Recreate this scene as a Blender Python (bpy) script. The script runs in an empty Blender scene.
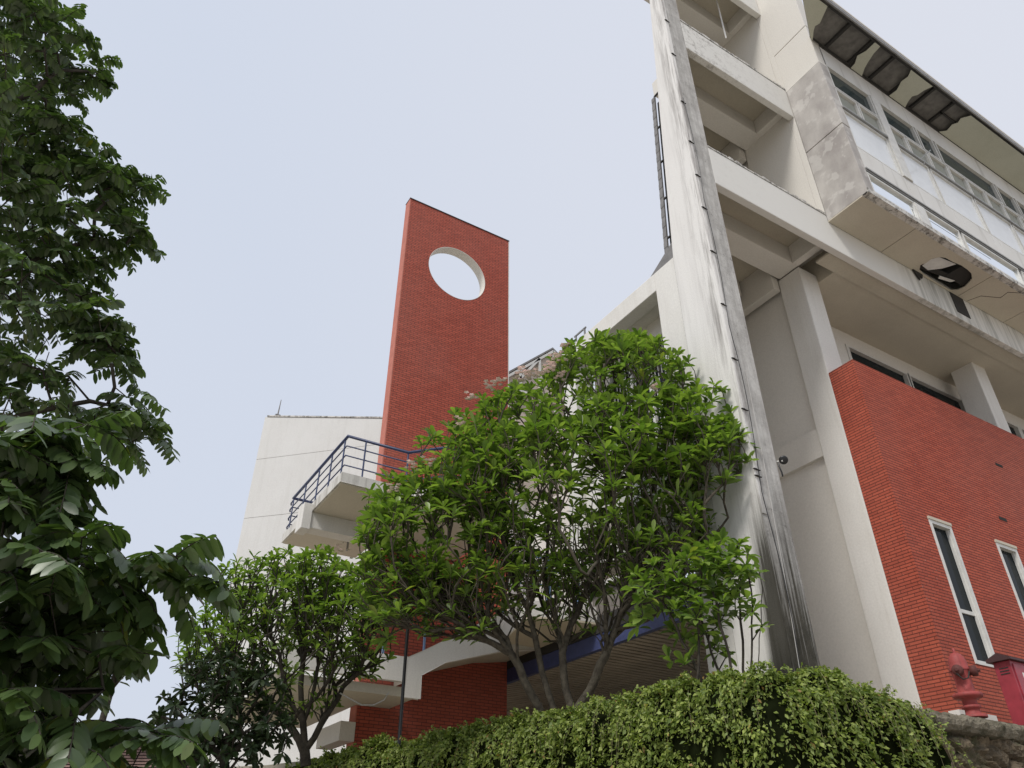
import bpy, math, random
import numpy as np
from mathutils import Vector
from mathutils.geometry import tessellate_polygon
R = math.radians
C = bpy.context.scene.collection
SC = bpy.context.scene
rnd = random.Random(7)
rng = np.random.default_rng(11)

# ------------------------------------------------------------------ camera
F, YH, AU = 755.0, 885.0, R(58.31555)
TH = math.atan((YH - 384) / F)
cam = bpy.data.cameras.new('camera'); camo = bpy.data.objects.new('camera', cam); C.objects.link(camo)
cam.sensor_width = 36; cam.lens = 36 * F / 1024; cam.clip_start = .05; cam.clip_end = 2000
camo.location = (0, 0, 0); camo.rotation_euler = (R(90) + TH, 0, AU - R(90))
SC.camera = camo
# ------------------------------------------------------------------ sky, sun, exposure
SUN_EL, SUN_AZ = 52, 205          # azimuth (deg, from +X counter-clockwise) the light comes from
w = bpy.data.worlds.new('World'); SC.world = w; w.use_nodes = True
nt = w.node_tree; N = nt.nodes; L = nt.links; N.clear()
out = N.new('ShaderNodeOutputWorld'); bg = N.new('ShaderNodeBackground'); bg.inputs[1].default_value = .1
sky = N.new('ShaderNodeTexSky'); sky.sky_type = 'NISHITA'; sky.sun_disc = False
sky.sun_elevation = R(SUN_EL); sky.sun_rotation = R(90 - SUN_AZ); sky.dust_density = 6; sky.air_density = 1.2; sky.ozone_density = 2
tc = N.new('ShaderNodeTexCoord'); nz = N.new('ShaderNodeTexNoise'); nz.inputs['Scale'].default_value = 1.3; nz.inputs['Detail'].default_value = 3
cr = N.new('ShaderNodeMix'); cr.data_type = 'RGBA'
cr.inputs[6].default_value = (6.0, 6.55, 7.65, 1); cr.inputs[7].default_value = (6.9, 7.15, 7.9, 1)
L.new(tc.outputs['Generated'], nz.inputs['Vector']); dp = N.new('ShaderNodeVectorMath'); dp.operation = 'DOT_PRODUCT'; dp.inputs[1].default_value = (.80, -.25, .55)
mr = N.new('ShaderNodeMapRange'); mr.inputs[1].default_value = .25; mr.inputs[2].default_value = .95
ad = N.new('ShaderNodeMath'); ad.operation = 'MULTIPLY_ADD'; ad.inputs[1].default_value = .55; ad.use_clamp = True
L.new(tc.outputs['Generated'], dp.inputs[0]); L.new(dp.outputs['Value'], mr.inputs[0]); L.new(nz.outputs['Fac'], ad.inputs[0]); L.new(mr.outputs[0], ad.inputs[2]); ad.inputs[1].default_value = .3
L.new(ad.outputs[0], cr.inputs[0])
mx = N.new('ShaderNodeMix'); mx.data_type = 'RGBA'; mx.inputs[0].default_value = .9
L.new(sky.outputs[0], mx.inputs[6]); L.new(cr.outputs[2], mx.inputs[7]); L.new(mx.outputs[2], bg.inputs[0]); L.new(bg.outputs[0], out.inputs[0])
sl = bpy.data.lights.new('sun', 'SUN'); sl.energy = 2.3; sl.angle = R(14); sl.color = (1, .965, .92)
so = bpy.data.objects.new('sun', sl); C.objects.link(so)
sd = Vector((math.cos(R(SUN_AZ)) * math.cos(R(SUN_EL)), math.sin(R(SUN_AZ)) * math.cos(R(SUN_EL)), math.sin(R(SUN_EL))))
so.rotation_euler = sd.to_track_quat('Z', 'Y').to_euler(); so.location = (-10, -10, 30)
SC.view_settings.view_transform = 'Standard'; SC.view_settings.look = 'None'; SC.view_settings.exposure = .17; SC.view_settings.gamma = 1
SC.view_settings.use_curve_mapping = False

# ------------------------------------------------------------------ helpers
ca, sa, ct, st_ = math.cos(AU), math.sin(AU), math.cos(TH), math.sin(TH)
FW = np.array([ca * ct, sa * ct, st_]); RT = np.array([sa, -ca, 0]); UP = np.array([-ca * st_, -sa * st_, ct])
def at(x, y, d):
    "real-world point in the direction of a photo pixel at horizontal distance d"
    v = FW * F + RT * (x - 512) + UP * (384 - y)
    return v * (d / math.hypot(v[0], v[1]))

class MB:
    def __init__(s): s.v = []; s.f = []; s.sm = []
    def add(s, vs, fs, smooth=False):
        o = len(s.v); s.v.extend([tuple(map(float, p)) for p in vs])
        for f in fs: s.f.append(tuple(i + o for i in f)); s.sm.append(smooth)
    def box(s, x0, x1, y0, y1, z0, z1):
        s.add([(x0,y0,z0),(x1,y0,z0),(x1,y1,z0),(x0,y1,z0),(x0,y0,z1),(x1,y0,z1),(x1,y1,z1),(x0,y1,z1)],
              [(0,3,2,1),(4,5,6,7),(0,1,5,4),(1,2,6,5),(2,3,7,6),(3,0,4,7)])
    def prism(s, poly, axis, a, b, holes=()):
        "extrude a 2D polygon along axis between a and b (poly coords are the other two axes in order)"
        def P(p, t):
            if axis == 0: return (t, p[0], p[1])
            if axis == 1: return (p[0], t, p[1])
            return (p[0], p[1], t)
        loops = [poly] + list(holes)
        flat = [p for l in loops for p in l]
        tris = tessellate_polygon([[Vector((p[0], p[1], 0)) for p in l] for l in loops])
        n = len(flat); vs = [P(p, a) for p in flat] + [P(p, b) for p in flat]
        fs = [tuple(t) for t in tris] + [tuple(i + n for i in reversed(t)) for t in tris]
        o = 0
        for l in loops:
            m = len(l)
            for i in range(m):
                j = (i + 1) % m; fs.append((o + i, o + j, o + j + n, o + i + n))
            o += m
        s.add(vs, fs)
    def bar(s, p, q, wx, wy=None):
        p = Vector(p); q = Vector(q); wy = wy or wx; d = (q - p).normalized()
        up = Vector((0, 0, 1)) if abs(d.z) < .9 else Vector((1, 0, 0))
        a = d.cross(up).normalized() * wx / 2; b = d.cross(a).normalized() * wy / 2
        s.add([p-a-b, p+a-b, p+a+b, p-a+b, q-a-b, q+a-b, q+a+b, q-a+b],
              [(0,3,2,1),(4,5,6,7),(0,1,5,4),(1,2,6,5),(2,3,7,6),(3,0,4,7)])
    def tube(s, pts, rad, n=8, cap=True):
        pts = [Vector(p) for p in pts]; m = len(pts)
        if not hasattr(rad, '__len__'): rad = [rad] * m
        vs = []; ref = None
        for i, p in enumerate(pts):
            d = (pts[min(i+1, m-1)] - pts[max(i-1, 0)])
            d = d.normalized() if d.length > 1e-9 else Vector((0, 0, 1))
            if ref is None: ref = Vector((0, 0, 1)) if abs(d.z) < .9 else Vector((1, 0, 0))
            a = d.cross(ref); a = a.normalized() if a.length > 1e-6 else d.orthogonal().normalized()
            b = a.cross(d).normalized(); ref = b
            for k in range(n):
                t = 2 * math.pi * k / n; vs.append(p + (a * math.cos(t) + b * math.sin(t)) * rad[i])
        fs = [(i*n+k, i*n+(k+1) % n, (i+1)*n+(k+1) % n, (i+1)*n+k) for i in range(m-1) for k in range(n)]
        s.add(vs, fs, True)
        if cap: s.add([vs[k] for k in range(n)], [tuple(range(n))]); s.add([vs[(m-1)*n+k] for k in range(n)], [tuple(range(n))])
    def lathe(s, prof, c, axis=Vector((0, 0, 1)), n=20):
        "prof: (radius, height) pairs along axis from point c"
        axis = Vector(axis).normalized(); a = axis.orthogonal().normalized(); b = axis.cross(a); c = Vector(c)
        vs = [c + axis * h + (a * math.cos(2*math.pi*k/n) + b * math.sin(2*math.pi*k/n)) * r for r, h in prof for k in range(n)]
        fs = [(i*n+k, i*n+(k+1) % n, (i+1)*n+(k+1) % n, (i+1)*n+k) for i in range(len(prof)-1) for k in range(n)]
        s.add(vs, fs, True)
        s.add(vs[:n], [tuple(range(n))]); s.add(vs[-n:], [tuple(range(n))])
    def build(s, name, mat, parent=None, uv=True, bevel=0):
        me = bpy.data.meshes.new(name)
        o = bpy.data.objects.new(name, me); C.objects.link(o)
        off = Vector((0, 0, 0))
        if parent is not None:
            o.parent = parent; p = parent
            while p is not None: off += p.location; p = p.parent
        V = np.array(s.v, float).reshape(-1, 3)
        me.from_pydata((V - np.array(off)).tolist(), [], s.f)
        if uv and len(s.f) < 60000:
            ul = me.uv_layers.new(name='UVMap'); uvs = np.zeros((len(me.loops), 2))
            vi = np.zeros(len(me.loops), int); me.loops.foreach_get('vertex_index', vi)
            nrm = np.zeros(len(me.polygons) * 3); me.polygons.foreach_get('normal', nrm); nrm = np.abs(nrm.reshape(-1, 3))
            lt = np.zeros(len(me.polygons), int); me.polygons.foreach_get('loop_total', lt)
            ax = np.repeat(nrm.argmax(1), lt); P = V[vi]
            uvs[ax == 0] = P[ax == 0][:, [1, 2]]; uvs[ax == 1] = P[ax == 1][:, [0, 2]]; uvs[ax == 2] = P[ax == 2][:, [0, 1]]
            ul.data.foreach_set('uv', uvs.ravel())
        if any(s.sm): me.polygons.foreach_set('use_smooth', s.sm)
        me.materials.append(mat); me.update()
        if bevel:
            b = o.modifiers.new('bevel', 'BEVEL'); b.width = bevel; b.segments = 2; b.limit_method = 'ANGLE'
        return o

def thing(name, label, cat, loc=(0, 0, 0), group=None):
    o = bpy.data.objects.new(name, None); C.objects.link(o); o.location = loc; o.empty_display_size = .2
    return tag(o, label, cat, group)
def tag(o, label, cat, group=None, kind=None):
    if label: o['label'] = label
    if cat: o['category'] = cat
    if group: o['group'] = group
    if kind: o['kind'] = kind
    return o
def bx(name, mat, parent, *boxes, bevel=0):
    m = MB()
    for b in boxes: m.box(*b)
    return m.build(name, mat, parent, bevel=bevel)

# ------------------------------------------------------------------ materials
class Mat:
    def __init__(s, name, rough=.8, spec=.3, metal=0):
        s.m = bpy.data.materials.new(name); s.m.use_nodes = True; s.n = s.m.node_tree.nodes; s.l = s.m.node_tree.links
        s.b = s.n['Principled BSDF']; s.b.inputs['Roughness'].default_value = rough
        s.b.inputs['Specular IOR Level'].default_value = spec; s.b.inputs['Metallic'].default_value = metal
        s.o = s.n['Material Output']
    def node(s, t, **k):
        n = s.n.new(t)
        for a, b in k.items():
            if a.startswith('i_'):
                key = a[2:].replace('_', ' '); n.inputs[int(key) if key.isdigit() else key].default_value = b
            else: setattr(n, a, b)
        return n
    def link(s, a, b): s.l.new(a, b)
    def pos(s, scale=(1, 1, 1)):
        g = s.node('ShaderNodeNewGeometry'); mp = s.node('ShaderNodeMapping'); mp.inputs['Scale'].default_value = scale
        s.link(g.outputs['Position'], mp.inputs['Vector']); return mp.outputs[0]
    def noise(s, scale, vec, detail=5, rough=.6):
        n = s.node('ShaderNodeTexNoise', i_Scale=scale, i_Detail=detail, i_Roughness=rough); s.link(vec, n.inputs['Vector']); return n.outputs['Fac']
    def ramp(s, fac, *stops):
        r = s.node('ShaderNodeValToRGB'); e = r.color_ramp.elements
        while len(e) < len(stops): e.new(.5)
        for k, (p, c) in enumerate(stops):
            e[k].position = p; e[k].color = (c[0], c[1], c[2], 1) if hasattr(c, '__len__') else (c, c, c, 1)
        s.link(fac, r.inputs[0]); return r.outputs[0]
    def mix(s, fac, a, b, mode='MIX'):
        m = s.node('ShaderNodeMix', data_type='RGBA', blend_type=mode)
        for v, i in ((fac, 0), (a, 6), (b, 7)):
            if hasattr(v, 'is_output') or isinstance(v, bpy.types.NodeSocket): s.link(v, m.inputs[i])
            else: m.inputs[i].default_value = (v if i == 0 else (v[0], v[1], v[2], 1))
        return m.outputs[2]
    def math(s, op, a, b=None):
        m = s.node('ShaderNodeMath', operation=op)
        for v, i in ((a, 0), (b, 1)):
            if v is None: continue
            if isinstance(v, bpy.types.NodeSocket): s.link(v, m.inputs[i])
            else: m.inputs[i].default_value = v
        return m.outputs[0]
    def color(s, c):
        if isinstance(c, bpy.types.NodeSocket): s.link(c, s.b.inputs['Base Color'])
        else: s.b.inputs['Base Color'].default_value = (*c, 1)
    def bump(s, h, strength=.3, dist=.01):
        b = s.node('ShaderNodeBump', i_Strength=strength, i_Distance=dist); s.link(h, b.inputs['Height']); s.link(b.outputs[0], s.b.inputs['Normal'])

def plaster(name, col, dirt=(.3, .27, .22), amt=.5, streak=.5, rough=.85):
    m = Mat(name, rough); p = m.pos(); ps = m.pos((3, 3, .25))
    n1 = m.ramp(m.noise(.8, p, 6), (.35, 0), (.75, 1)); n2 = m.ramp(m.noise(1.6, ps, 7, .7), (.5, 0), (.78, 1))
    fine = m.ramp(m.noise(30, p, 4), (.3, .93), (.7, 1.05))
    f = m.math('MULTIPLY', m.math('ADD', m.math('MULTIPLY', n1, .35), m.math('MULTIPLY', n2, streak)), amt)
    c = m.mix(f, col, dirt); c = m.mix(1, c, fine, 'MULTIPLY'); m.color(c)
    m.bump(m.noise(45, p, 5), .15, .004); return m.m
def simple(name, col, rough=.5, metal=0, var=.15, spec=.5):
    m = Mat(name, rough, spec, metal); n = m.ramp(m.noise(6, m.pos(), 5), (.3, 1 - var), (.7, 1 + var * .4))
    m.color(m.mix(1, col, n, 'MULTIPLY')); return m.m

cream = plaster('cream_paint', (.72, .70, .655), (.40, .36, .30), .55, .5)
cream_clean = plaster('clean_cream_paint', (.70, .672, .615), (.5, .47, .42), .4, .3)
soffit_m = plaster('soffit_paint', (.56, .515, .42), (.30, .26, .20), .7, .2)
pale_m = plaster('pale_wall_paint', (.66, .655, .63), (.45, .43, .39), .5, .6)
def ledge_mat():
    m = Mat('mould_edged_paint', .9); p = m.pos(); u = m.node('ShaderNodeUVMap'); 
    n = m.ramp(m.noise(5, p, 10, .85), (.46, 0), (.58, 1)); c = m.mix(m.math('MULTIPLY', n, .9), (.62, .60, .56), (.09, .085, .075)); m.color(c); m.bump(m.noise(30, p), .3, .006); return m.m
mould_m = ledge_mat()
def streaky():
    m = Mat('grimy_concrete', .95, .1); p = m.pos()
    iso = m.ramp(m.noise(2.6, p, 9, .75), (.36, 0), (.64, 1)); st = m.ramp(m.noise(1, m.pos((11, 11, 1.1)), 7, .75), (.42, 0), (.66, 1)); mold = m.ramp(m.noise(9, m.pos((1, 1, .7)), 10, .85), (.54, 0), (.64, 1)); blot = m.ramp(m.noise(1.3, p, 5, .6), (.4, 0), (.62, 1))
    c = m.mix(iso, (.60, .585, .55), (.40, .385, .36)); c = m.mix(m.math('MULTIPLY', st, .6), c, (.27, .255, .235)); c = m.mix(m.math('MULTIPLY', m.math('MULTIPLY', mold, blot), .85), c, (.06, .055, .05))
    z = m.node('ShaderNodeSeparateXYZ'); m.link(p, z.inputs[0])
    g = m.node('ShaderNodeMapRange', i_1=1.6, i_2=5.4, i_3=1.0, i_4=0.0); m.link(z.outputs[2], g.inputs[0])
    ex = m.ramp(m.noise(1.0, m.pos((16, 16, .35)), 7, .75), (.30, .35), (.68, 1.6)); wet = m.ramp(m.math('MULTIPLY', g.outputs[0], ex), (.22, 0), (.75, 1))
    c = m.mix(m.math('MULTIPLY', wet, .93), c, m.mix(iso, (.05, .044, .03), (.02, .019, .011))); m.color(c); m.bump(m.noise(28, p, 9, .75), .7, .014); return m.m
streak_m = streaky()
def blade_side():
    m = Mat('rain_streaked_white_paint', .93, .15); p = m.pos()
    st = m.ramp(m.noise(1, m.pos((7, 7, .45)), 7, .7), (.47, 0), (.66, 1)); sp = m.ramp(m.noise(4, p, 9, .8), (.56, 0), (.7, 1)); pt = m.ramp(m.noise(1.1, p, 6, .7), (.45, 0), (.65, 1))
    z = m.node('ShaderNodeSeparateXYZ'); m.link(p, z.inputs[0])
    g = m.node('ShaderNodeMapRange', i_1=6.05, i_2=6.38, i_3=1.25, i_4=.18); m.link(z.outputs[1], g.inputs[0])
    c = m.mix(m.math('MULTIPLY', st, g.outputs[0]), (.74, .72, .685), (.33, .31, .29)); c = m.mix(m.math('MULTIPLY', m.math('MULTIPLY', sp, pt), .5), c, (.36, .33, .30)); m.color(c)
    g2 = m.node('ShaderNodeMapRange', i_1=1.6, i_2=4.6, i_3=1.0, i_4=0.0); m.link(z.outputs[2], g2.inputs[0]); g3 = m.node('ShaderNodeMapRange', i_1=6.1, i_2=6.38, i_3=1.0, i_4=0.0); m.link(z.outputs[1], g3.inputs[0])
    ex = m.ramp(m.noise(1.0, m.pos((16, 16, .35)), 7, .75), (.30, .5), (.68, 1.6)); wt = m.ramp(m.math('MULTIPLY', m.math('MULTIPLY', g2.outputs[0], g3.outputs[0]), ex), (.08, 0), (.4, 1)); c2 = m.mix(m.math('MULTIPLY', wt, .93), c, (.03, .027, .018)); m.color(c2)
    m.bump(m.noise(30, p, 8, .7), .5, .01); return m.m
blade_m = blade_side()
def stained_panel():
    m = Mat('stained_bare_concrete', .9); p = m.pos(); 
    a = m.ramp(m.noise(1.6, m.pos((1, 1, .6)), 7, .6), (.35, 0), (.65, 1)); b = m.ramp(m.noise(3.5, p, 3, .5), (.55, 0), (.6, 1)); d = m.ramp(m.noise(9, p, 8, .8), (.6, 0), (.7, 1))
    c = m.mix(a, (.52, .495, .46), (.34, .315, .295)); c = m.mix(m.math('MULTIPLY', b, .4), c, (.64, .62, .58)); c = m.mix(m.math('MULTIPLY', d, .4), c, (.15, .14, .13)); m.color(c); m.bump(m.noise(20, p, 7), .4, .008); return m.m
stained_m = stained_panel()

def brick(name, cols, mortar, w=.21, h=.052, ms=.0055, bump=.6, grime=.28, row_shadow=False):
    m = Mat(name, .8, .25); uv = m.node('ShaderNodeUVMap'); 
    b = m.node('ShaderNodeTexBrick', i_Scale=1.0, i_Mortar_Size=ms, i_Mortar_Smooth=.15, i_Bias=-.1, i_Brick_Width=w, i_Row_Height=h)
    b.inputs['Color1'].default_value = (*cols[0], 1); b.inputs['Color2'].default_value = (*cols[1], 1); b.inputs['Mortar'].default_value = (*mortar, 1)
    m.link(uv.outputs[0], b.inputs['Vector']); p = m.pos()
    br = m.noise(2.2, m.pos((1.5, 1.5, 5)), 6, .7); g = m.ramp(br, (.3, 1 - .45 * grime), (.7, 1.15))
    c = m.mix(1, b.outputs[0], g, 'MULTIPLY'); dst = m.ramp(m.noise(.35, p, 4), (.4, 0), (.7, 1)); c = m.mix(m.math('MULTIPLY', dst, .14), c, (.40, .23, .19))
    if row_shadow:
        b2 = m.node('ShaderNodeTexBrick', i_Scale=1.0, i_Mortar_Size=.011, i_Mortar_Smooth=.3, i_Brick_Width=500.0, i_Row_Height=h); m.link(uv.outputs[0], b2.inputs['Vector']); c = m.mix(m.math('MULTIPLY', b2.outputs['Fac'], .42), c, (mortar[0]*.8, mortar[1]*.8, mortar[2]*.8))  # extra dark lines painted as shadow along the horizontal joints
    fleck = m.ramp(m.noise(26, p, 2, .4), (.73, 0), (.78, 1)); c = m.mix(m.math('MULTIPLY', fleck, .35), c, (.55, .42, .36)); m.color(c)
    h1 = m.math('SUBTRACT', 1.0, b.outputs['Fac']); m.bump(m.math('ADD', h1, m.math('MULTIPLY', m.noise(60, p), .25)), bump, .012); return m.m
brick_near = brick('red_facing_brick', [(.43, .09, .05), (.34, .066, .038)], (.085, .022, .016), ms=.0042, row_shadow=True)
brick_tower = brick('tower_facing_brick', [(.44, .098, .062), (.35, .075, .048)], (.15, .05, .038), .22, .068, .008)

glass_sky = simple('mirror_film_glass', (.86, .90, .93), .06, 1, .03)
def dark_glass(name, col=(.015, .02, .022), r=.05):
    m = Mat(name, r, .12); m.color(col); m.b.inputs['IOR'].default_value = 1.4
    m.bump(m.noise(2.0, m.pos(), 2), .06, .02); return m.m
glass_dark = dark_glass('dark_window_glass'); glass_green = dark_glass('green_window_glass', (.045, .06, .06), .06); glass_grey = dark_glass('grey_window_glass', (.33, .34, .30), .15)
lowglass = simple('sky_pale_lower_glass', (.74, .76, .77), .25, .0, .06, .5)  # sky reflection painted in as a pale base colour
frame_w = simple('white_window_frame', (.66, .65, .61), .5); frame_g = simple('grey_aluminium', (.30, .30, .29), .4, .3)
dark_m = simple('void_shade_black', (.02, .018, .015), .9); roofdeck = simple('rusty_roof_deck', (.17, .16, .145), .8, 0, .4)  # void tone is near-black, standing in for unlit depth
rafter_m = simple('blackened_rafter', (.03, .028, .025), .85); metal_grey = simple('weathered_sheet', (.22, .21, .20), .6, .2, .3)
navy = simple('navy_painted_steel', (.035, .05, .12), .4, 0); blue_p = simple('blue_painted_fascia', (.05, .065, .17), .5, 0, .25); ltblue = simple('light_blue_steel', (.16, .26, .42), .4)
pipe_m = plaster('weathered_pvc', (.66, .64, .60), (.33, .30, .27), .8, .8, .8)
def ribbed():
    m = Mat('ribbed_shutter', .75); p = m.pos(); n = m.ramp(m.noise(1.5, m.pos((1, .3, 6)), 6), (.3, .75), (.7, 1.15)); m.color(m.mix(1, (.36, .31, .25), n, 'MULTIPLY')); return m.m
rib_m = ribbed()
tile_m = simple('old_roof_tile', (.30, .20, .17), .85, 0, .4)
red_metal = simple('faded_red_paint', (.33, .04, .055), .42, 0, .3); black_m = simple('black_plastic', (.012, .012, .012), .35); hyd_m = plaster('worn_red_enamel', (.34, .065, .06), (.07, .035, .03), 1.1, .8, .6); hyd_d = plaster('rusted_cap_enamel', (.12, .035, .03), (.05, .03, .025), 1, .7, .7)
white_m = simple('white_paper', (.7, .7, .68), .6); cable_m = simple('pale_cable', (.5, .48, .45), .6)

def leaf_mat(name, c1, c2, trans=.35, rough=.38, spec=.45, yellow=None):
    m = Mat(name, rough, spec); g = m.node('ShaderNodeNewGeometry'); r = g.outputs['Random Per Island']
    stops = [(0, c1), (.6, tuple((a + b) / 2 for a, b in zip(c1, c2))), (.985, c2)]
    stops.append((.992, yellow if yellow else c2)); c = m.ramp(r, *stops)
    m.color(c); tr = m.node('ShaderNodeBsdfTranslucent'); m.link(m.mix(1, c, (1.3, 1.5, .55), 'MULTIPLY'), tr.inputs[0])
    mxs = m.node('ShaderNodeMixShader'); mxs.inputs[0].default_value = trans
    m.link(m.b.outputs[0], mxs.inputs[1]); m.link(tr.outputs[0], mxs.inputs[2]); m.link(mxs.outputs[0], m.o.inputs[0]); return m.m
frang_leaf = leaf_mat('frangipani_leaf', (.085, .15, .028), (.25, .34, .08), .42, yellow=(.26, .30, .06))
dark_leaf = leaf_mat('glossy_backlit_leaf', (.038, .07, .022), (.12, .18, .06), .3, .36, .8, yellow=(.12, .14, .02))  # base colour kept dark to stand for the backlit crowns
deep_leaf = leaf_mat('deep_green_leaf', (.018, .034, .012), (.04, .065, .02), .12, .45, .3)
vine_leaf = leaf_mat('creeper_leaf', (.09, .14, .022), (.34, .40, .10), .3, .5, .35, yellow=(.32, .20, .07))
far_leaf = leaf_mat('distant_leaf', (.06, .11, .04), (.10, .16, .06), .2)
flower_m = simple('pink_white_petal', (.88, .72, .67), .6, 0, .25)
def bark(name, c1, c2):
    m = Mat(name, .9); p = m.pos(); m.color(m.mix(m.ramp(m.noise(14, p, 7, .7), (.35, 0), (.65, 1)), c1, c2)); m.bump(m.noise(30, p, 6), .6, .01); return m.m
bark_m = bark('grey_brown_bark', (.035, .028, .02), (.11, .095, .07)); bark_d = bark('dark_bark', (.03, .025, .02), (.07, .06, .045))

# ------------------------------------------------------------------ ground
m = MB(); m.add([(-400, -400, -1.6), (400, -400, -1.6), (400, 400, -1.6), (-400, 400, -1.6)], [(0, 1, 2, 3)])
gm = Mat('pale_bounce_ground', .9); gm.color(gm.mix(gm.noise(40, gm.pos(), 5), (.40, .36, .30), (.30, .27, .23)))  # unseen ground, made pale to bounce light upward
m.build('road', gm.m)['kind'] = 'structure'
m = MB(); m.prism([(6.35, 5.5), (60, 5.5), (60, 70), (-3, 70), (-3, 22), (3.9, 14.2), (4.8, 12.0), (5.35, 10.0), (5.75, 9.0), (6.0, 7.1)], 2, -1.59, 1.68)
em = Mat('terrace_paving', .9); em.color(em.mix(em.noise(3, em.pos(), 6), (.36, .32, .26), (.26, .24, .18)))
m.build('terrace', em.m)['kind'] = 'structure'

# ------------------------------------------------------------------ main building
B = thing('concrete_building', 'large cream concrete building with slanted pier, open bays and red brick front on the right', 'building', (8, 6, 1.68))
UL = 7.5
def back_v(z): return 6.80 if z < 9.1 else 6.80 - (z - 9.1) * .0685
zs = [1.68, 4, 6.5, 9.1, 11.5, 14, 16.4, 18.2]
m = MB()
for z0, z1 in zip(zs, zs[1:]):
    a, b = back_v(z0), back_v(z1)
    m.add([(UL, 6, z0), (8, 6, z0), (8, a, z0), (UL, a, z0), (UL, 6, z1), (8, 6, z1), (8, b, z1), (UL, b, z1)], [(0,1,5,4), (1,2,6,5), (2,3,7,6)])
m.build('slanted_pier', streak_m, B)
m = MB()
for z0, z1 in zip(zs, zs[1:]):
    a, b = back_v(z0), back_v(z1); m.add([(UL-.006, 5.997, z0), (UL-.006, a+.004, z0), (UL-.006, b+.004, z1), (UL-.006, 5.997, z1)], [(0, 3, 2, 1)])
m.build('pier_side_render', blade_m, B)
m = MB(); m.box(UL-.008, UL+.075, 5.985, 5.9985, 4.0, 18.15); pp = m.build('corner_strip', blade_m, B)
for z in (15.2, 14.0, 12.46, 11.3, 10.4, 9.59, 8.58, 7.47, 6.44, 5.57, 4.63, 4.53):
    m = MB(); m.prism([(7.47, 5.984), (7.47, 5.968), (7.51, 5.955), (7.55, 5.968), (7.60, 5.968), (7.60, 5.984)], 2, z-.006, z+.006); m.build('pipe_clamp', rafter_m, pp)
m = MB(); cp = []
for i in range(70):
    t = i / 69; z = 12.6 - t * 10.6; cp.append((7.54 + .07 * abs(math.sin(t * 12)) , 5.965 + .01 * math.sin(t * 19), z))
m.tube(cp, .006, 5); m.build('wall_cable', black_m, B)
m = MB(); m.tube([(7.72, 5.97, 6.3), (7.71, 5.97, 5.0), (7.64, 5.965, 3.2), (7.56, 5.96, 2.0)], .005, 5); m.build('wall_cable', cable_m, B)
# corrugated sheet screen behind the pier
m = MB()
for k in range(36):
    z0 = 9.15 + k * .12; a, b = back_v(z0) + .19, back_v(z0 + .12) + .19; o = .006 if k % 2 else 0
    m.add([(UL+.05-o, a-.02, z0), (UL+.05-o, a+.07, z0), (UL+.05-o, b+.07, z0+.12), (UL+.05-o, b-.02, z0+.12), (UL+.08, a-.02, z0), (UL+.08, a+.07, z0), (UL+.08, b+.07, z0+.12), (UL+.08, b-.02, z0+.12)], [(0,3,2,1), (4,5,6,7), (0,1,5,4), (1,2,6,5), (2,3,7,6), (3,0,4,7)])
sh = m.build('corrugated_screen', metal_grey, B)
m = MB(); m.bar((UL+.2, back_v(9.2)+.12, 9.15), (UL+.2, back_v(13.4)+.12, 13.4), .2, .07)
for k in range(5): z = 9.7 + k * .95; m.bar((UL+.07, back_v(z)+.0, z), (UL+.07, back_v(z)+.2, z), .03)
m.build('screen_bracket', rafter_m, sh)

def beam_mat():
    m = Mat('rain_marked_beam_paint', .9); p = m.pos(); z = m.node('ShaderNodeSeparateXYZ'); m.link(p, z.inputs[0])
    gx = m.node('ShaderNodeMapRange', i_1=13.2, i_2=14.4, i_3=0.0, i_4=1.0); m.link(z.outputs[0], gx.inputs[0])
    st = m.ramp(m.noise(1, m.pos((5, 5, .3)), 7, .7), (.44, 0), (.66, 1)); c = m.mix(m.math('MULTIPLY', m.math('MULTIPLY', st, gx.outputs[0]), .8), (.70, .685, .64), (.25, .25, .215))
    gl = m.node('ShaderNodeMapRange', i_1=8.2, i_2=10.0, i_3=1.0, i_4=.22); m.link(z.outputs[0], gl.inputs[0]); gz = m.node('ShaderNodeMapRange', i_1=11.6, i_2=12.5, i_3=.12, i_4=1.0); m.link(z.outputs[2], gz.inputs[0])
    sp = m.ramp(m.noise(4.5, p, 10, .85), (.50, 0), (.62, 1)); c = m.mix(m.math('MULTIPLY', m.math('MULTIPLY', sp, gl.outputs[0]), m.math('MULTIPLY', gz.outputs[0], .85)), c, (.22, .20, .17)); m.color(c); m.bump(m.noise(40, p), .15, .004); return m.m
beam_m = beam_mat()
# storeys: edge beams, slabs, cross beams
for k in range(3):
    zb = 10.52 + 4.15 * k; zt = 11.5 + 4.15 * k; ue = 34 if k == 0 else 11.3
    m = MB(); m.box(8.0, ue, 6.0, 6.14, zb, zt)
    m.build('edge_beam', beam_m, B, bevel=.015)
    # weathered capping with a ragged upper edge
    mm = MB(); x = 8.0
    while x < (11.28):
        ww = rnd.uniform(.05, .2); h = rnd.uniform(.0, .055) + .02; mm.box(x, min(x+ww, 11.29), 5.988, 6.135, zt, zt + h); x += ww
    mm.build('mouldy_capping', mould_m, B)
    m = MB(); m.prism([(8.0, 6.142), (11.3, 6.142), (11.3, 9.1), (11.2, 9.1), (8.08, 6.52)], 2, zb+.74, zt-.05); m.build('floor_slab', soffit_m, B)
    bx('inner_beam', cream_clean, B, (8.36, 11.3, 6.9, 7.4, zb+.28, zb+.739), bevel=.01); bx('inner_beam', cream_clean, B, (9.9, 11.0, 8.2, 8.4, zb+.28, zb+.739), bevel=.01)
    bx('cross_beam', cream_clean, B, (11.12, 11.297, 6.142, 6.898, zb+.27, zb+.739), (11.1, 11.297, 7.45, 9.0, zb-.02, zb+.739), bevel=.01)
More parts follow.
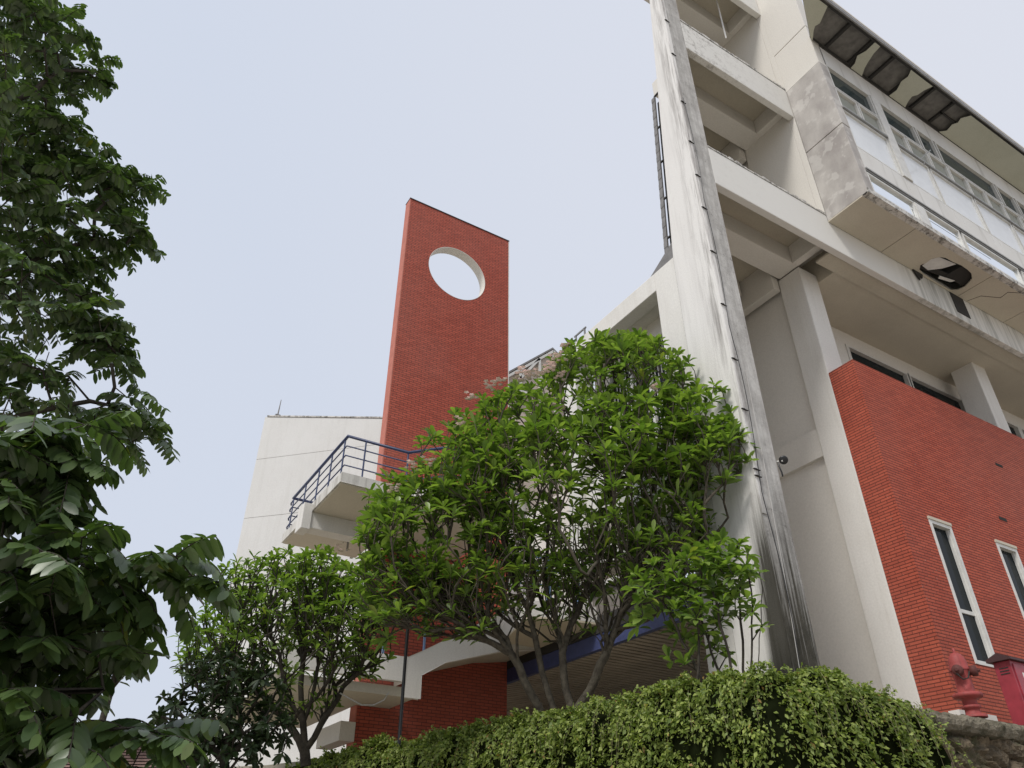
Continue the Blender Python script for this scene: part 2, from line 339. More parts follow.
# peeling bands on the two upper beams
# transverse wall (faces the open bays)
bx('bay_side_wall', cream_clean, B, (11.42, 12.2, 7.45, 9.2, 1.68, 20), (11.3, 12.2, 6.142, 7.45, 11.26, 20), bevel=.01)
bx('wall_band', cream_clean, B, (11.33, 11.42, 7.453, 9.19, 6.58, 7.15))
m = MB(); m.prism([(8.03, 6.5), (8.16, 6.49), (11.42, 9.08), (11.42, 9.2)], 2, 1.68, 20); m.build('bay_back_wall', cream_clean, B)
# columns beneath the long beam
for i, u in enumerate((11.3, 17.4, 23.5, 29.6)):
    bx('column', cream, B, (u, u+.56, 6.9, 7.45, 1.68, 10.79), bevel=.02)
# long soffit under the upper floors
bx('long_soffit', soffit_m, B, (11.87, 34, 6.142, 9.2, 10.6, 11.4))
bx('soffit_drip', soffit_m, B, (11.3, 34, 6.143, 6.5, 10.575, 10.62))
# recessed wall with dark strip windows under the soffit
VW = 7.75
bx('recessed_wall', cream_clean, B, (12.2, 34, VW+.12, VW+.4, 8.9, 9.2), (12.2, 34, VW, VW+.4, 10.22, 10.6), (12.2, 34, VW+.1, VW+.4, 1.68, 8.9))
wx = [13.75, 15.85, 16.0, 18.1, 18.3, 20.6, 20.8, 23.2, 23.5, 25.9]
for a, b in zip(wx[::2], wx[1::2]):
    f = bx('window', frame_w, B, (a-.1, a, VW-.02, VW+.15, 9.0, 10.22), (b, b+.1, VW-.02, VW+.15, 9.0, 10.22), (a-.1, b+.1, VW-.01, VW+.15, 10.18, 10.225))
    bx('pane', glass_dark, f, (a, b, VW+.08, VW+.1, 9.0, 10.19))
bx('window_infill', cream_clean, B, (12.2, 13.65, VW, VW+.3, 8.9, 10.22))

# end pier and overhanging upper block
m = MB(); m.box(11.297, 11.6, 5.05, 6.0, 17.02, 20.5); m.box(11.3, 11.6, 5.05, 6.0, 15.58, 17.0); m.box(11.3, 11.42, 6.0, 6.139, 11.5, 20.5)
m.build('end_pier', cream_clean, B, bevel=.008)
m = MB(); m.box(11.294, 11.56, 5.04, 5.985, 13.42, 15.57); m.box(11.3, 11.55, 5.046, 5.99, 11.332, 13.405)
m.build('stained_end_panel', stained_m, B, bevel=.01)
VF = 5.05
# bands of the overhanging front
bx('ledge_edge', mould_m, B, (11.302, 34, VF-.02, VF+.12, 11.298, 11.42))
def spandrel():
    m = Mat('panelled_front_paint', .85); p = m.pos()
    n = m.ramp(m.noise(.9, m.pos((1.2, 1, .5)), 5), (.35, 0), (.7, 1)); m.color(m.mix(m.math('MULTIPLY', n, .5), (.70, .69, .66), (.55, .53, .48))); vs_ = m.ramp(m.noise(1, m.pos((3.5, 3, .25)), 6, .6), (.56, 0), (.68, 1)); m.color(m.mix(m.math('MULTIPLY', vs_, .45), m.mix(m.math('MULTIPLY', n, .5), (.70, .69, .66), (.55, .53, .48)), (.32, .31, .27))); m.bump(m.noise(40, p), .15, .004); return m.m
sp_m = spandrel()
m = MB(); us = [11.56, 13.2, 14.9, 15.2, 16.4, 16.7, 18.1, 18.4, 20.0, 20.3, 22, 24, 26, 28, 34]
for a, b in zip(us, us[1:]): m.box(a + .006, b - .006, VF, VF + .15, 12.17, 12.82)
m.build('front_spandrel', sp_m, B)
bx('front_head_band', sp_m, B, (11.56, 34, VF, VF+.15, 15.68, 16.4))
bx('sill_trim', frame_g, B, (11.56, 34, VF-.03, VF+.1, 12.13, 12.168), (11.56, 34, VF-.01, VF+.1, 12.085, 12.115), (11.56, 34, VF+.02, VF+.1, 12.04, 12.07))
bx('upper_dark_backing', dark_m, B, (11.6, 34, VF+.5, VF+.56, 12.2, 16.3))  # dark sheet standing in for the unlit rooms behind the glass
bx('upper_ceiling', cream_clean, B, (11.6, 34, VF+.15, VF+.5, 16.2, 16.38))
def win(name, x0, x1, z0, z1, fm, gm, fw=.05, dep=.03, gy=.06, sub='pane'):
    f = bx(name, fm, B, (x0, x1, VF-dep, VF+.1, z0, z0+fw), (x0, x1, VF-dep, VF+.1, z1-fw, z1), (x0, x0+fw, VF-dep+.004, VF+.096, z0+fw, z1-fw), (x1-fw, x1, VF-dep+.004, VF+.096, z0+fw, z1-fw))
    bx(sub, gm, f, (x0+fw, x1-fw, VF+gy, VF+gy+.01, z0+fw, z1-fw))
    return f
# bottom row of mirror glass along the ledge
for a, b in ((11.56, 13.1), (13.45, 14.72), (14.82, 17.05), (17.2, 19.3), (19.45, 21.6), (21.8, 24), (24.2, 27)):
    win('window', a, b, 11.45, 12.05, frame_w, glass_sky, .045, 0, .05)
bx('window_post', frame_w, B, (13.103, 13.447, VF-.012, VF+.13, 11.453, 12.04))
# lower pale glass, small transoms, dark lights
for a, b in ((11.56, 13.1), (13.45, 14.62), (14.68, 16.4), (16.46, 18.08), (18.14, 19.9), (19.96, 21.7), (21.8, 24), (24.1, 27)):
    win('window', a, b, 12.83, 14.08, frame_w, lowglass, .04, 0, .04)
for a, b in ((11.56, 12.3), (12.34, 13.1), (13.45, 14.05), (14.09, 14.9), (14.94, 15.7), (15.74, 16.5), (16.54, 17.3), (17.34, 18.1), (18.14, 18.9), (18.94, 19.7), (19.74, 20.5), (20.54, 21.3), (21.4, 23), (23.1, 25), (25.1, 27)):
    win('window', a, b, 14.16, 14.80, frame_w, glass_grey, .045, .01, .05)
for a, b in ((11.56, 13.1), (13.45, 14.78), (14.86, 15.56), (15.66, 18.25), (18.35, 19.2), (19.3, 21.4), (21.5, 23.4), (23.5, 27)):
    win('window', a, b, 14.83, 15.67, frame_w, glass_green, .045, .01, .06)
bx('window_post', frame_w, B, (13.11, 13.44, VF-.03, VF+.12, 12.85, 15.66))
bx('transom_rail', frame_g, B, (11.56, 13.1, VF-.04, VF+.05, 14.095, 14.15), (13.45, 27, VF-.04, VF+.05, 14.095, 14.15))
# a folded stay arm and a loose latch
m = MB(); m.bar((14.3, 5.0, 13.9), (13.75, 4.72, 13.5), .02); m.bar((14.3, 5.03, 14.12), (14.75, 4.9, 14.6), .02); m.build('stay_arm', frame_g, B)
# ledge soffit with a ragged hole
hole = [(14.08, 5.80), (14.12, 5.68), (14.10, 5.55), (14.2, 5.42), (14.33, 5.37), (14.6, 5.36), (14.85, 5.33), (15.1, 5.34), (15.3, 5.37), (15.48, 5.47), (15.55, 5.6), (15.6, 5.72), (15.57, 5.86), (15.45, 5.95), (15.1, 5.96), (14.7, 5.95), (14.4, 5.94), (14.2, 5.90)]
hole = hole[::-1]
m = MB(); m.prism([(11.302, 5.06), (12.98, 5.06), (12.98, 5.99), (11.302, 5.99)], 2, 11.3, 11.33)
m.prism([(13.0, 5.06), (15.75, 5.06), (15.75, 5.99), (13.0, 5.99)], 2, 11.3, 11.33, [hole])
for a, b in ((15.77, 17.6), (17.62, 20.3), (20.32, 23), (23.02, 34)): m.box(a, b, 5.06, 5.99, 11.3, 11.33)
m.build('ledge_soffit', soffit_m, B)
bx('ledge_dark_backing', dark_m, B, (13.0, 15.9, 5.1, 5.98, 11.8, 11.82), (13.0, 13.02, 5.1, 5.98, 11.34, 11.8), (13.5, 13.55, 5.2, 5.98, 11.34, 11.8))  # dark sheets painted as the shaded inside of the hole
m = MB(); m.box(14.95, 15.75, 5.35, 5.75, 11.36, 11.7); m.bar((13.9, 5.90, 11.40), (15.75, 5.62, 11.38), .12, .04); m.build('ledge_rafter', rafter_m, B)
m = MB(); m.prism([(14.12, 5.60), (14.22, 5.44), (14.75, 5.38), (14.62, 5.62), (14.4, 5.82), (14.16, 5.80)], 2, 11.325, 11.335); m.build('hole_bright_patch', white_m, B)  # white pieces stand in for the brightness seen through the hole
m = MB(); m.prism([(14.8, 5.80), (15.25, 5.72), (15.2, 5.80), (14.85, 5.87)], 2, 11.33, 11.34); m.build('hole_bright_patch', white_m, B)
m = MB(); m.prism([(14.05, 11.30), (14.4, 11.30), (14.33, 11.16), (14.26, 11.2), (14.2, 11.05)], 1, 5.955, 5.985)
m.build('torn_flap', rafter_m, B)
bx('beam_dark_patch', rafter_m, B, (15.45, 15.95, 5.985, 5.997, 10.72, 11.297))  # flat dark patch on the beam face below the hole
# soffit cracks
m = MB()
p = [(17.0, 5.1), (16.6, 5.3), (16.65, 5.5), (16.2, 5.7), (16.1, 5.98)]
for a, b in zip(p, p[1:]): m.bar((a[0], a[1], 11.297), (b[0], b[1], 11.297), .011, .004)
m.build('soffit_crack', rafter_m, B)
# eave: roof slab, fascia, soffit sheets with missing bays
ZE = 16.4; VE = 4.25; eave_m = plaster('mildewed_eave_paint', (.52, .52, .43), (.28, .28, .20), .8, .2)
m = MB(); m.prism([(10.0, VE), (34, VE), (34, 9.2), (12.3, 9.2), (11.31, 5.04)], 2, 16.52, 16.58); m.build('roof_deck', roofdeck, B)
bx('eave_fascia', metal_grey, B, (9.95, 34, VE-.03, VE, 16.42, 16.56))
bx('gutter', cream, B, (9.9, 34, VE-.05, VE-.031, 16.57, 16.63))
for poly in ([(10.06, 4.30), (10.96, 4.30), (11.02, 4.42), (11.14, 4.66), (11.10, 4.76), (11.16, 4.85), (11.33, 5.02), (11.28, 5.03)],
             [(12.62, 4.30), (12.81, 4.30), (12.84, 4.5), (12.92, 4.72), (12.98, 4.85), (13.11, 5.03), (12.70, 5.03), (12.68, 4.9), (12.56, 4.74), (12.63, 4.55)],
             [(13.98, 4.30), (14.84, 4.30), (14.76, 4.48), (14.74, 4.64), (14.66, 4.74), (14.71, 4.88), (14.8, 5.03), (14.16, 5.03), (14.18, 4.83), (14.06, 4.62), (14.08, 4.45)],
             [(16.46, 4.30), (34, 4.30), (34, 5.03), (16.22, 5.03), (16.36, 4.9), (16.30, 4.72), (16.37, 4.6), (16.31, 4.48)]):
    m = MB(); m.prism(poly, 2, ZE, ZE + .012); m.build('eave_soffit_sheet', eave_m, B)
m = MB()
for x in np.arange(11.75, 34, .8): m.box(x, x+.07, VE+.005, 5.03, 16.44, 16.515)
for v in (4.27, 4.985): m.box(11.0 if v < 4.7 else 11.3, 34, v, v+.04, 16.415, 16.438)
m.box(15.75, 16.4, 4.64, 4.68, 16.44, 16.51)
m.build('eave_rafter', rafter_m, B)
bx('upper_core', cream_clean, B, (11.6, 34, 5.6, 9.2, 16.405, 16.515), (12.25, 34, 6.43, 9.2, 11.45, 16.4))
# hanging strip light cord in the top bay
m = MB(); m.bar((10.19, 6.41, 19.11), (10.14, 6.4, 17.36), .025); m.build('hanging_conduit', white_m, B)
# camera
CC = thing('security_camera', 'small black dome-fronted security camera on white bracket at the stained pier edge', 'camera', (8.0, 6.3, 4.9))
m = MB(); m.tube([(7.99, 6.12, 4.92), (8.07, 6.05, 4.92), (8.09, 5.95, 4.90)], .016, 8); m.box(7.98, 8.01, 6.06, 6.18, 4.84, 4.98); m.build('bracket', frame_w, CC)
ax = Vector((-.75, -.55, -.36)).normalized(); c0 = Vector((8.13, 5.97, 4.93))
m = MB(); m.lathe([(.035, -.12), (.045, -.1), (.045, 0), (.05, .005), (.05, .04), (.043, .045)], c0, ax); m.build('housing', frame_w, CC)
m = MB(); m.lathe([(.062, .0455), (.062, .05), (.045, .056), (.01, .058)], c0, ax); m.build('lens', black_m, CC)
m = MB(); m.tube([(8.04, 6.0, 4.88), (8.02, 5.98, 4.80), (8.035, 5.97, 4.72), (8.05, 5.98, 4.66)], .012, 6); m.build('cable', black_m, CC)

# brick front volume with slot windows
slots = [(12.13, 12.70, 2.80, 5.10), (14.1, 14.70, 2.80, 5.10), (16.1, 16.7, 2.8, 5.1), (18.1, 18.7, 2.8, 5.1)]
VB = 6.36
m = MB(); holes = [[(a, c), (a, d), (b, d), (b, c)] for a, b, c, d in slots]
m.prism([(11.3, 1.68), (24, 1.68), (24, 8.08), (11.3, 8.08)], 1, VB, VB + .18, holes)
m.box(11.3, 11.48, VB+.18, 6.895, 1.68, 8.08); m.box(11.48, 24, 6.72, 6.88, 1.68, 8.0); 
bw = m.build('brick_wall', brick_near, B)
for a, b, c, d in slots:
    f = bx('slot_window', frame_w, B, (a-.03, a+.03, VB-.015, VB+.20, c-.03, d), (b-.03, b+.03, VB-.013, VB+.20, c-.03, d), (a+.03, b-.03, VB-.011, VB+.20, d-.06, d), (a+.03, b-.03, VB-.009, VB+.20, c-.03, c+.03),
           (a+.03, b-.03, VB+.05, VB+.10, c+.78, c+.84), (b-.045, b-.031, VB+.03, VB+.07, c+.03, d-.06))
    bx('pane', glass_dark, f, (a+.03, b-.03, VB+.075, VB+.08, c+.03, c+.78), (a+.03, b-.03, VB+.076, VB+.081, c+.84, d-.06))
    bx('lintel_drip', soffit_m, f, (a-.04, b+.03, VB-.03, VB+.05, d+.001, d+.05))
bx('weep_vent', dark_m, B, (15.25, 15.5, VB-.006, VB+.02, 6.97, 7.03), (14.55, 14.8, VB-.006, VB+.02, 5.65, 5.71))
bx('brick_plinth', cream, B, (11.0, 11.9, 6.2, 6.355, 1.68, 2.0))

# side wing behind the pier
def wl(*b): return b
WU = 7.506
m = MB(); m.box(WU, 7.95, 6.81, 7.33, 1.68, 9.12); m.box(WU, 7.78, 7.33, 10.2, 8.73, 9.12)
m.box(WU, 7.95, 9.8, 10.2, 4.4, 8.73)
m.build('wing_frame', cream, B, bevel=.012)
bx('wing_spandrel', cream, B, (WU+.1, 7.7, 7.332, 9.8, 5.1, 6.0), (WU+.1, 7.7, 7.332, 9.8, 4.4, 4.6))
bx('wing_soffit', cream_clean, B, (7.782, 9.0, 7.332, 10.2, 8.85, 9.1)); bx('wing_soffit', cream_clean, B, (7.7, 9, 7.332, 10.2, 4.6, 4.75))
bx('wing_wall', cream_clean, B, (8.15, 8.4, 7.332, 10, 8.45, 8.85), (8.15, 8.4, 7.332, 10, 4.75, 6.3), (8.15, 8.4, 7.332, 7.4, 6.3, 8.45), (8.15, 8.4, 9.6, 10, 6.3, 8.45))
f = bx('window', frame_w, B, *[(8.16, 8.23, v, v+.06, 6.3, 8.45) for v in (7.4, 7.9, 8.4, 8.9, 9.54)])
bx('pane', glass_dark, f, (8.25, 8.26, 7.4, 9.6, 6.3, 8.45))
m = MB()
for v in np.arange(7.5, 9.5, .09): m.bar((8.2, v, 6.3), (8.2, v, 8.45), .012)
m.build('grille', frame_w, f)
bx('wing_roof', metal_grey, B, (7.56, 9.0, 6.82, 10.2, 9.123, 9.16))
m = MB(); m.prism([(7.5, 9.13), (6.83, 9.13), (6.83, 9.5)], 0, 7.54, 7.9); m.build('flashing', metal_grey, B)
m = MB()
for v in (9.65, 9.95): m.bar((7.7, v, 9.12), (7.7, v, 9.5), .03)
m.bar((7.7, 9.6, 9.5), (7.7, 10.0, 9.5), .03); m.build('roof_guard', frame_g, B)
# drainage crack seam between pier and wing
bx('expansion_joint', rafter_m, B, (WU-.009, WU+.01, 6.805, 6.809, 2, 9.1))

# canopy with blue fascia in the recessed ground floor
S = 1.335
CU = 9.75
bx('canopy_fascia', blue_p, B, (CU, CU+.12, 8.35, 19.5, 3.98, 4.28))
bx('canopy_shade_gap', rafter_m, B, (CU-.02, CU+.3, 8.6, 19.5, 4.283, 4.62))  # black bar in place of the shaded gap above the fascia
m = MB()
for k in range(78):
    v = 8.45 + k * .2; x1 = min(20, 1.17 * v); m.box(CU+.12, x1, v, v+.14, 4.0, 4.06); m.box(CU+.12, x1, v+.14, v+.2, 4.03, 4.07)
m.build('ribbed_canopy_ceiling', rib_m, B)
bx('undercroft_wall', rib_m, B, (9.9, 20, 24.1, 24.3, 1.68, 3.95))
bx('recess_wall', cream_clean, B, (10.6, 10.8, 12.2, 19.5, 4.65, 8.6))
# louvred screen and stair landing under it
m = MB()
for k in range(11): z = 5.45 + k * .13; m.box(10.0, 10.05, 10.6, 13.0, z, z+.08)
lv = m.build('louvre_screen', simple('brown_louvre', (.16, .13, .10), .7), B)
bx('frame', frame_w, lv, (9.96, 10.04, 13.0, 13.1, 4.7, 6.9), (9.96, 10.04, 11.5, 11.56, 4.7, 6.9), (9.96, 10.03, 10.5, 13.1, 5.33, 5.42), (9.96, 10.03, 10.5, 13.1, 4.64, 4.72))
bx('panel', simple('grey_board', (.2, .18, .16), .7), lv, (10.08, 10.12, 10.5, 13.0, 4.7, 5.4))

# ------------------------------------------------------------------ brick tower with balcony and stairs
TV = 16.0; TL, TR, TT = 4.57 * 4 / 3, 7.30 * 4 / 3, 13.69 * 4 / 3
T = thing('brick_tower', 'tall slim red brick slab tower with round hole near the top', 'tower', (TL, TV, 1.68))
cu, cz, cr_ = 7.87, 15.93, 1.0
ring = [(cu + cr_ * math.cos(2*math.pi*i/64), cz + cr_ * math.sin(2*math.pi*i/64)) for i in range(64)]
m = MB(); m.prism([(TL, 1.68), (TR, 1.68), (TR, TT), (TL, TT)], 1, TV, TV + .32, [ring])
tw = m.build('brick_wall', brick_tower, T)
m = MB(); rin = [(cu + (cr_-.012) * math.cos(2*math.pi*i/64), cz + (cr_-.012) * math.sin(2*math.pi*i/64)) for i in range(64)]
vs = [(p[0], TV-.004, p[1]) for p in rin] + [(p[0], TV+.324, p[1]) for p in rin] + [(p[0], TV-.004, p[1]) for p in ring] + [(p[0], TV+.324, p[1]) for p in ring]
fs = []
for i in range(64):
    j = (i+1) % 64; fs += [(i, j, j+64, i+64), (i, i+128, j+128, j), (i+64, j+64, j+192, i+192)]
m.add(vs, fs); m.build('round_opening_lining', cream_clean, T)
bx('lit_side_face', simple('sunlit_brick_red', (.50, .17, .12), .8), T, (TL-.03, TL-.002, TV-.002, TV+.324, 1.68, TT))  # paler red strip paints in the stronger light on this side
bx('edge_flashing', cream, T, (TR+.001, TR+.03, TV-.003, TV+.3, 5, TT))
bx('tower_cap', rafter_m, T, (TL-.04, TR+.03, TV-.02, TV+.34, TT, TT+.03))
# balcony
ZS = 6.66
m = MB(); m.prism([(4.26, 13.37), (5.7, 13.37), (6.3, 12.7), (8.2, 12.7), (8.2, 15.99), (6.05, 15.99), (6.05, 17.1), (4.26, 17.1)], 2, ZS, ZS + .05)
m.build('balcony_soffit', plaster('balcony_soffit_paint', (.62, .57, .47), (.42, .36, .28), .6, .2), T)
m = MB(); m.prism([(4.23, 13.34), (5.72, 13.34), (6.29, 12.67), (8.2, 12.67), (8.2, 15.99), (6.05, 15.99), (6.05, 17.12), (4.23, 17.12)], 2, ZS + .02, ZS + .23)
m.build('balcony_slab', plaster('grimy_balcony_paint', (.68, .66, .61), (.22, .20, .17), 1.0, .9), T, bevel=.01)
m = MB(); m.box(4.1, 6.05, 15.0, 15.35, 6.30, ZS); m.box(4.03, 4.23, 14.97, 15.38, 6.25, ZS+.17); m.build('balcony_beam', cream, T, bevel=.01)
m = MB(); m.box(5.5, 5.54, 16.2, 16.24, 6.45, ZS); m.build('drain_spout', frame_g, T)
rt = [(4.78, 16.95), (4.28, 16.95), (4.28, 13.4), (5.65, 13.4), (6.28, 12.73), (8.1, 12.73)]
zz = ZS + .23
rl = MB()
rl.tube([(u, v, 7.76) for u, v in rt], .035, 8)
RL = rl.build('railing', navy, T)
m = MB()
for z in (7.53, 7.31, 7.09):
    m.tube([(u, v, z) for u, v in rt], .016, 6)
m.build('mid_rail', navy, RL)
for (u, v) in ((4.78, 16.95), (4.28, 16.9), (4.28, 16.0), (4.28, 15.1), (4.28, 14.3), (4.28, 13.55), (4.68, 13.4), (5.65, 13.4), (6.6, 12.73), (7.6, 12.73)):
    m = MB(); m.bar((u, v, ZS+.15), (u, v, 7.75), .05, .02); m.build('post', navy, RL)
m = MB()
for z in (7.7, 7.53, 7.31, 7.09): m.tube([(4.28, 16.95, z), (4.28, 17.1, z - .02), (4.3, 17.12, z - .06)], .018, 6)
m.build('rail_end', navy, RL)
# lower flight: stringer climbing to the right, with landing to the left
SV = 14.6
m = MB(); m.prism([(6.52, 3.10), (6.86, 3.10), (6.86, 3.54), (7.4, 3.86), (8.78, 4.28), (9.9, 4.46), (9.9, 5.6), (8.77, 5.12), (6.85, 4.03), (6.52, 3.86)], 1, SV, SV + .12)
m.build('stair_stringer', cream, T, bevel=.01)
m = MB(); m.prism([(6.86, 3.56), (7.4, 3.88), (8.78, 4.30), (9.7, 4.44), (9.7, 4.6), (8.78, 4.5), (7.4, 4.08), (6.86, 3.76)], 1, SV + .12, 15.99)
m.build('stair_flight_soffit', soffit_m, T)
bx('lower_landing', soffit_m, T, (3.9, 6.80, SV+.12, 15.98, 3.12, 3.3), (3.9, 6.05, 15.98, 19.3, 3.12, 3.3))
bx('landing_upstand', cream, T, (3.9, 6.52, SV, SV+.12, 3.38, 3.86), (3.88, 3.9, SV+.12, 19.3, 3.1, 3.86))
bx('beam_stub', cream_clean, T, (5.75, 6.08, 15.95, 17.3, 2.42, 2.79), bevel=.01)
m = MB()
for (u, v, z) in ((6.0, SV+.06, 3.86), (6.9, SV+.06, 4.03), (7.9, SV+.06, 4.6), (8.8, SV+.06, 5.1)): m.bar((u, v, z), (u, v, z + .95), .04)
m.bar((5.0, SV+.06, 4.81), (6.9, SV+.06, 4.98), .04); m.bar((6.9, SV+.06, 4.98), (8.8, SV+.06, 6.05), .04); m.build('stair_rail', ltblue, T)
# upper landing in front of the canopy, round-cornered
m = MB(); poly = [(8.25, 12.75), (8.7, 12.62), (9.27, 12.48), (9.73, 12.42), (9.73, 15.5), (9.0, 15.5)]
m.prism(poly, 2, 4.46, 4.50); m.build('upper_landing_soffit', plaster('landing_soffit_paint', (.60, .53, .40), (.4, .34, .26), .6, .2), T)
m = MB(); m.prism(poly, 2, 4.502, 4.82); m.build('upper_landing', cream, T)
m = MB()
for (u, v) in ((8.7, 12.66), (9.35, 12.52)): m.bar((u, v, 4.82), (u, v, 5.85), .07)
m.bar((9.35, 12.52, 5.8), (8.1, 12.8, 5.75), .05); m.bar((9.35, 12.52, 5.5), (8.1, 12.8, 5.45), .03); m.bar((9.35, 12.52, 5.2), (8.1, 12.8, 5.15), .03)
m.build('landing_rail', ltblue, T)

# ------------------------------------------------------------------ pale building, truss roof, far house
PB = thing('pale_building', 'plain off-white block with slightly sloping parapet behind the balcony', 'building', (5.2, 27.5, 1.68))
d = np.array([.70, -.714]); n_ = np.array([.714, .70]); p0 = np.array([5.25, 27.48])
def pw(a, b): q = p0 + d * a + n_ * b; return (q[0], q[1])
def slabw(m, a0, a1, b0, b1, zb, ztl, ztr):
    q = [pw(a0, b0), pw(a1, b0), pw(a1, b1), pw(a0, b1)]
    m.add([(*q[0], zb), (*q[1], zb), (*q[2], zb), (*q[3], zb), (*q[0], ztl), (*q[1], ztr), (*q[2], ztr), (*q[3], ztl)],
          [(0,3,2,1),(4,5,6,7),(0,1,5,4),(1,2,6,5),(2,3,7,6),(3,0,4,7)])
m = MB()
slabw(m, 0, 7.6, 0, 6, -1.6, 11.34, 11.34); slabw(m, 0, 7.6, 0, 6, 11.358, 13.805, 13.805); slabw(m, 0, 7.6, 0, 6, 13.823, 15.75, 14.55)
slabw(m, .02, 7.58, .03, 5.9, 11.3, 15.0, 14.4)
m.build('wall', pale_m, PB)
m = MB(); qa, qb, qc, qd = pw(.1, -.03), pw(7.6, -.03), pw(7.6, .3), pw(.1, .3)
m.add([(*qa, 15.745), (*qb, 14.565), (*qc, 14.565), (*qd, 15.745), (*qa, 15.80), (*qb, 14.62), (*qc, 14.62), (*qd, 15.80)], [(0,3,2,1),(4,5,6,7),(0,1,5,4),(1,2,6,5),(2,3,7,6),(3,0,4,7)]); m.build('parapet_cap', mould_m, PB)
m = MB()
q = pw(.45, .15); m.tube([(*q, 15.7), (q[0]+.02, q[1], 16.6)], [.035, .014], 6); m.box(q[0]-.1, q[0]+.1, q[1]-.1, q[1]+.1, 15.70, 15.85)
m.build('lightning_rod', metal_grey, PB)
G = thing('truss_roof_shed', 'beige open gable roof with white trusses beyond the brick tower', 'shed', (12.5, 19, 1.68))
k = 19 / 14.5
Lp, Rp, Dp = (8.6*k, 19, 11.40*k), (10.35*k, 19, 13.02*k), (12.4*k, 19, 11.6*k)
m = MB()
for (a, b) in ((Lp, Rp), (Rp, Dp)):
    a = Vector(a); b = Vector(b); o = Vector((0, 5, 0)); t = Vector((0, 0, .08))
    m.add([a, b, b+o, a+o, a+t, b+t, b+o+t, a+o+t], [(0,3,2,1),(4,5,6,7),(0,1,5,4),(1,2,6,5),(2,3,7,6),(3,0,4,7)])
m.build('roof_sheet', metal_grey, G)
m = MB(); a = Vector(Lp); b = Vector(Rp); c = Vector(Dp); dz = Vector((0, 0, -.12))
m.bar(a+dz, b+dz, .09); m.bar(b+dz, c+dz, .09)
for t in (.35, .72): p = a.lerp(b, t) + dz; m.bar(p, (p.x, p.y, 14.2), .09)
p = a.lerp(b, .72) + dz; m.bar(p, (a.x + .6, a.y, 14.9), .09); m.bar((b.x, b.y, b.z-.1), (b.x, b.y, 14.2), .07); m.bar((b.x, b.y, b.z-.3), (c.x-.8, c.y, 14.9), .08)
m.bar((Lp[0]-.2, 19, 14.6), (Dp[0], 19, 14.6), .12); m.build('truss', frame_w, G)
shed_m = plaster('beige_board', (.62, .54, .46), (.45, .38, .31), .5, .2)
m = MB(); m.prism([(Lp[0], 1.68), (Dp[0], 1.68), (Dp[0], Dp[2]-.05), (Rp[0], Rp[2]-.05), (Lp[0], Lp[2]-.05)], 1, 19.12, 19.3); m.build('wall', shed_m, G)
H = thing('tiled_house', 'distant low house with brown tiled roof glimpsed through dark leaves at lower left', 'house', (*at(100, 760, 30)[:2], -1.6))
hc = at(110, 765, 30); ux = np.array([RT[0], RT[1]]); fx = np.array([ca, sa])
def hp(a, b, z): q = hc[:2] + ux * a + fx * b; return (q[0], q[1], z)
zr = at(110, 728, 32)[2]; ze = at(110, 775, 30)[2]
m = MB(); m.add([hp(-6, 0, ze), hp(4, 0, ze), hp(2, 3, zr), hp(-4, 3, zr), hp(4, 6, ze), hp(-6, 6, ze)], [(0, 1, 2, 3), (1, 4, 2), (4, 5, 3, 2), (5, 0, 3)]); 
for i in range(14):
    t = i / 14; a = np.array(hp(-6+2*t, 3*t, ze + (zr-ze)*t)) + [0, 0, .06]; b = np.array(hp(4-2*t, 3*t, ze + (zr-ze)*t)) + [0, 0, .06]; m.bar(a, b, .1, .05)
m.build('roof', tile_m, H)
m = MB(); q = [hp(-5.4, .5, 0), hp(3.4, .5, 0), hp(3.4, 5.5, 0), hp(-5.4, 5.5, 0)]
m.add([(p[0], p[1], -1.6) for p in q] + [(p[0], p[1], ze-.02) for p in q], [(0,3,2,1),(4,5,6,7),(0,1,5,4),(1,2,6,5),(2,3,7,6),(3,0,4,7)]); m.build('wall', pale_m, H)

# ------------------------------------------------------------------ retaining wall (displaced stone face) and coping
W = thing('stone_retaining_wall', 'mossy rubble stone retaining wall with rough coping under the hydrant', 'wall', (6, 5.3, -1.6))
def stonegrid(x0, x1, z0, z1, step, y0, seed):
    r = np.random.default_rng(seed); nx, nz = int((x1-x0)/step), int((z1-z0)/step)
    X, Z = np.meshgrid(np.linspace(x0, x1, nx), np.linspace(z0, z1, nz)); k = int((x1-x0)*(z1-z0)*24)
    sx, sz = r.uniform(x0, x1, k), r.uniform(z0, z1, k); h = r.uniform(.2, 1, k); tx, tz = r.normal(0, .25, k), r.normal(0, .25, k)
    D = np.hypot((X[..., None]-sx)*.6 + (Z[..., None]-sz)*.45, (Z[..., None]-sz)*1.1); idx = np.argsort(D, -1)[..., :2]
    d1 = np.take_along_axis(D, idx[..., :1], -1)[..., 0]; d2 = np.take_along_axis(D, idx[..., 1:], -1)[..., 0]; i0 = idx[..., 0]
    e = np.clip((d2-d1)/.07, 0, 1); e = e*e*(3-2*e)
    dep = e*(.05+.05*h[i0]) + (X-sx[i0])*tx[i0]*.4*e + (Z-sz[i0])*tz[i0]*.4*e + r.normal(0, .006, X.shape)
    return X, Z, y0 - dep, nx, nz
from mathutils import noise as mn
X, Z, Y, nx, nz = stonegrid(6.6, 14, .2, 1.5, .022, 5.3, 3)
m = MB(); vs = np.stack([X, Y, Z], -1).reshape(-1, 3); vs[:, 1] -= np.array([mn.fractal(Vector(q)*7, .8, 2.1, 5) for q in vs])*.035; ii = (np.arange(nz-1)[:, None]*nx + np.arange(nx-1)).ravel()
m.add(vs, [(i, i+1, i+nx+1, i+nx) for i in ii.tolist()])
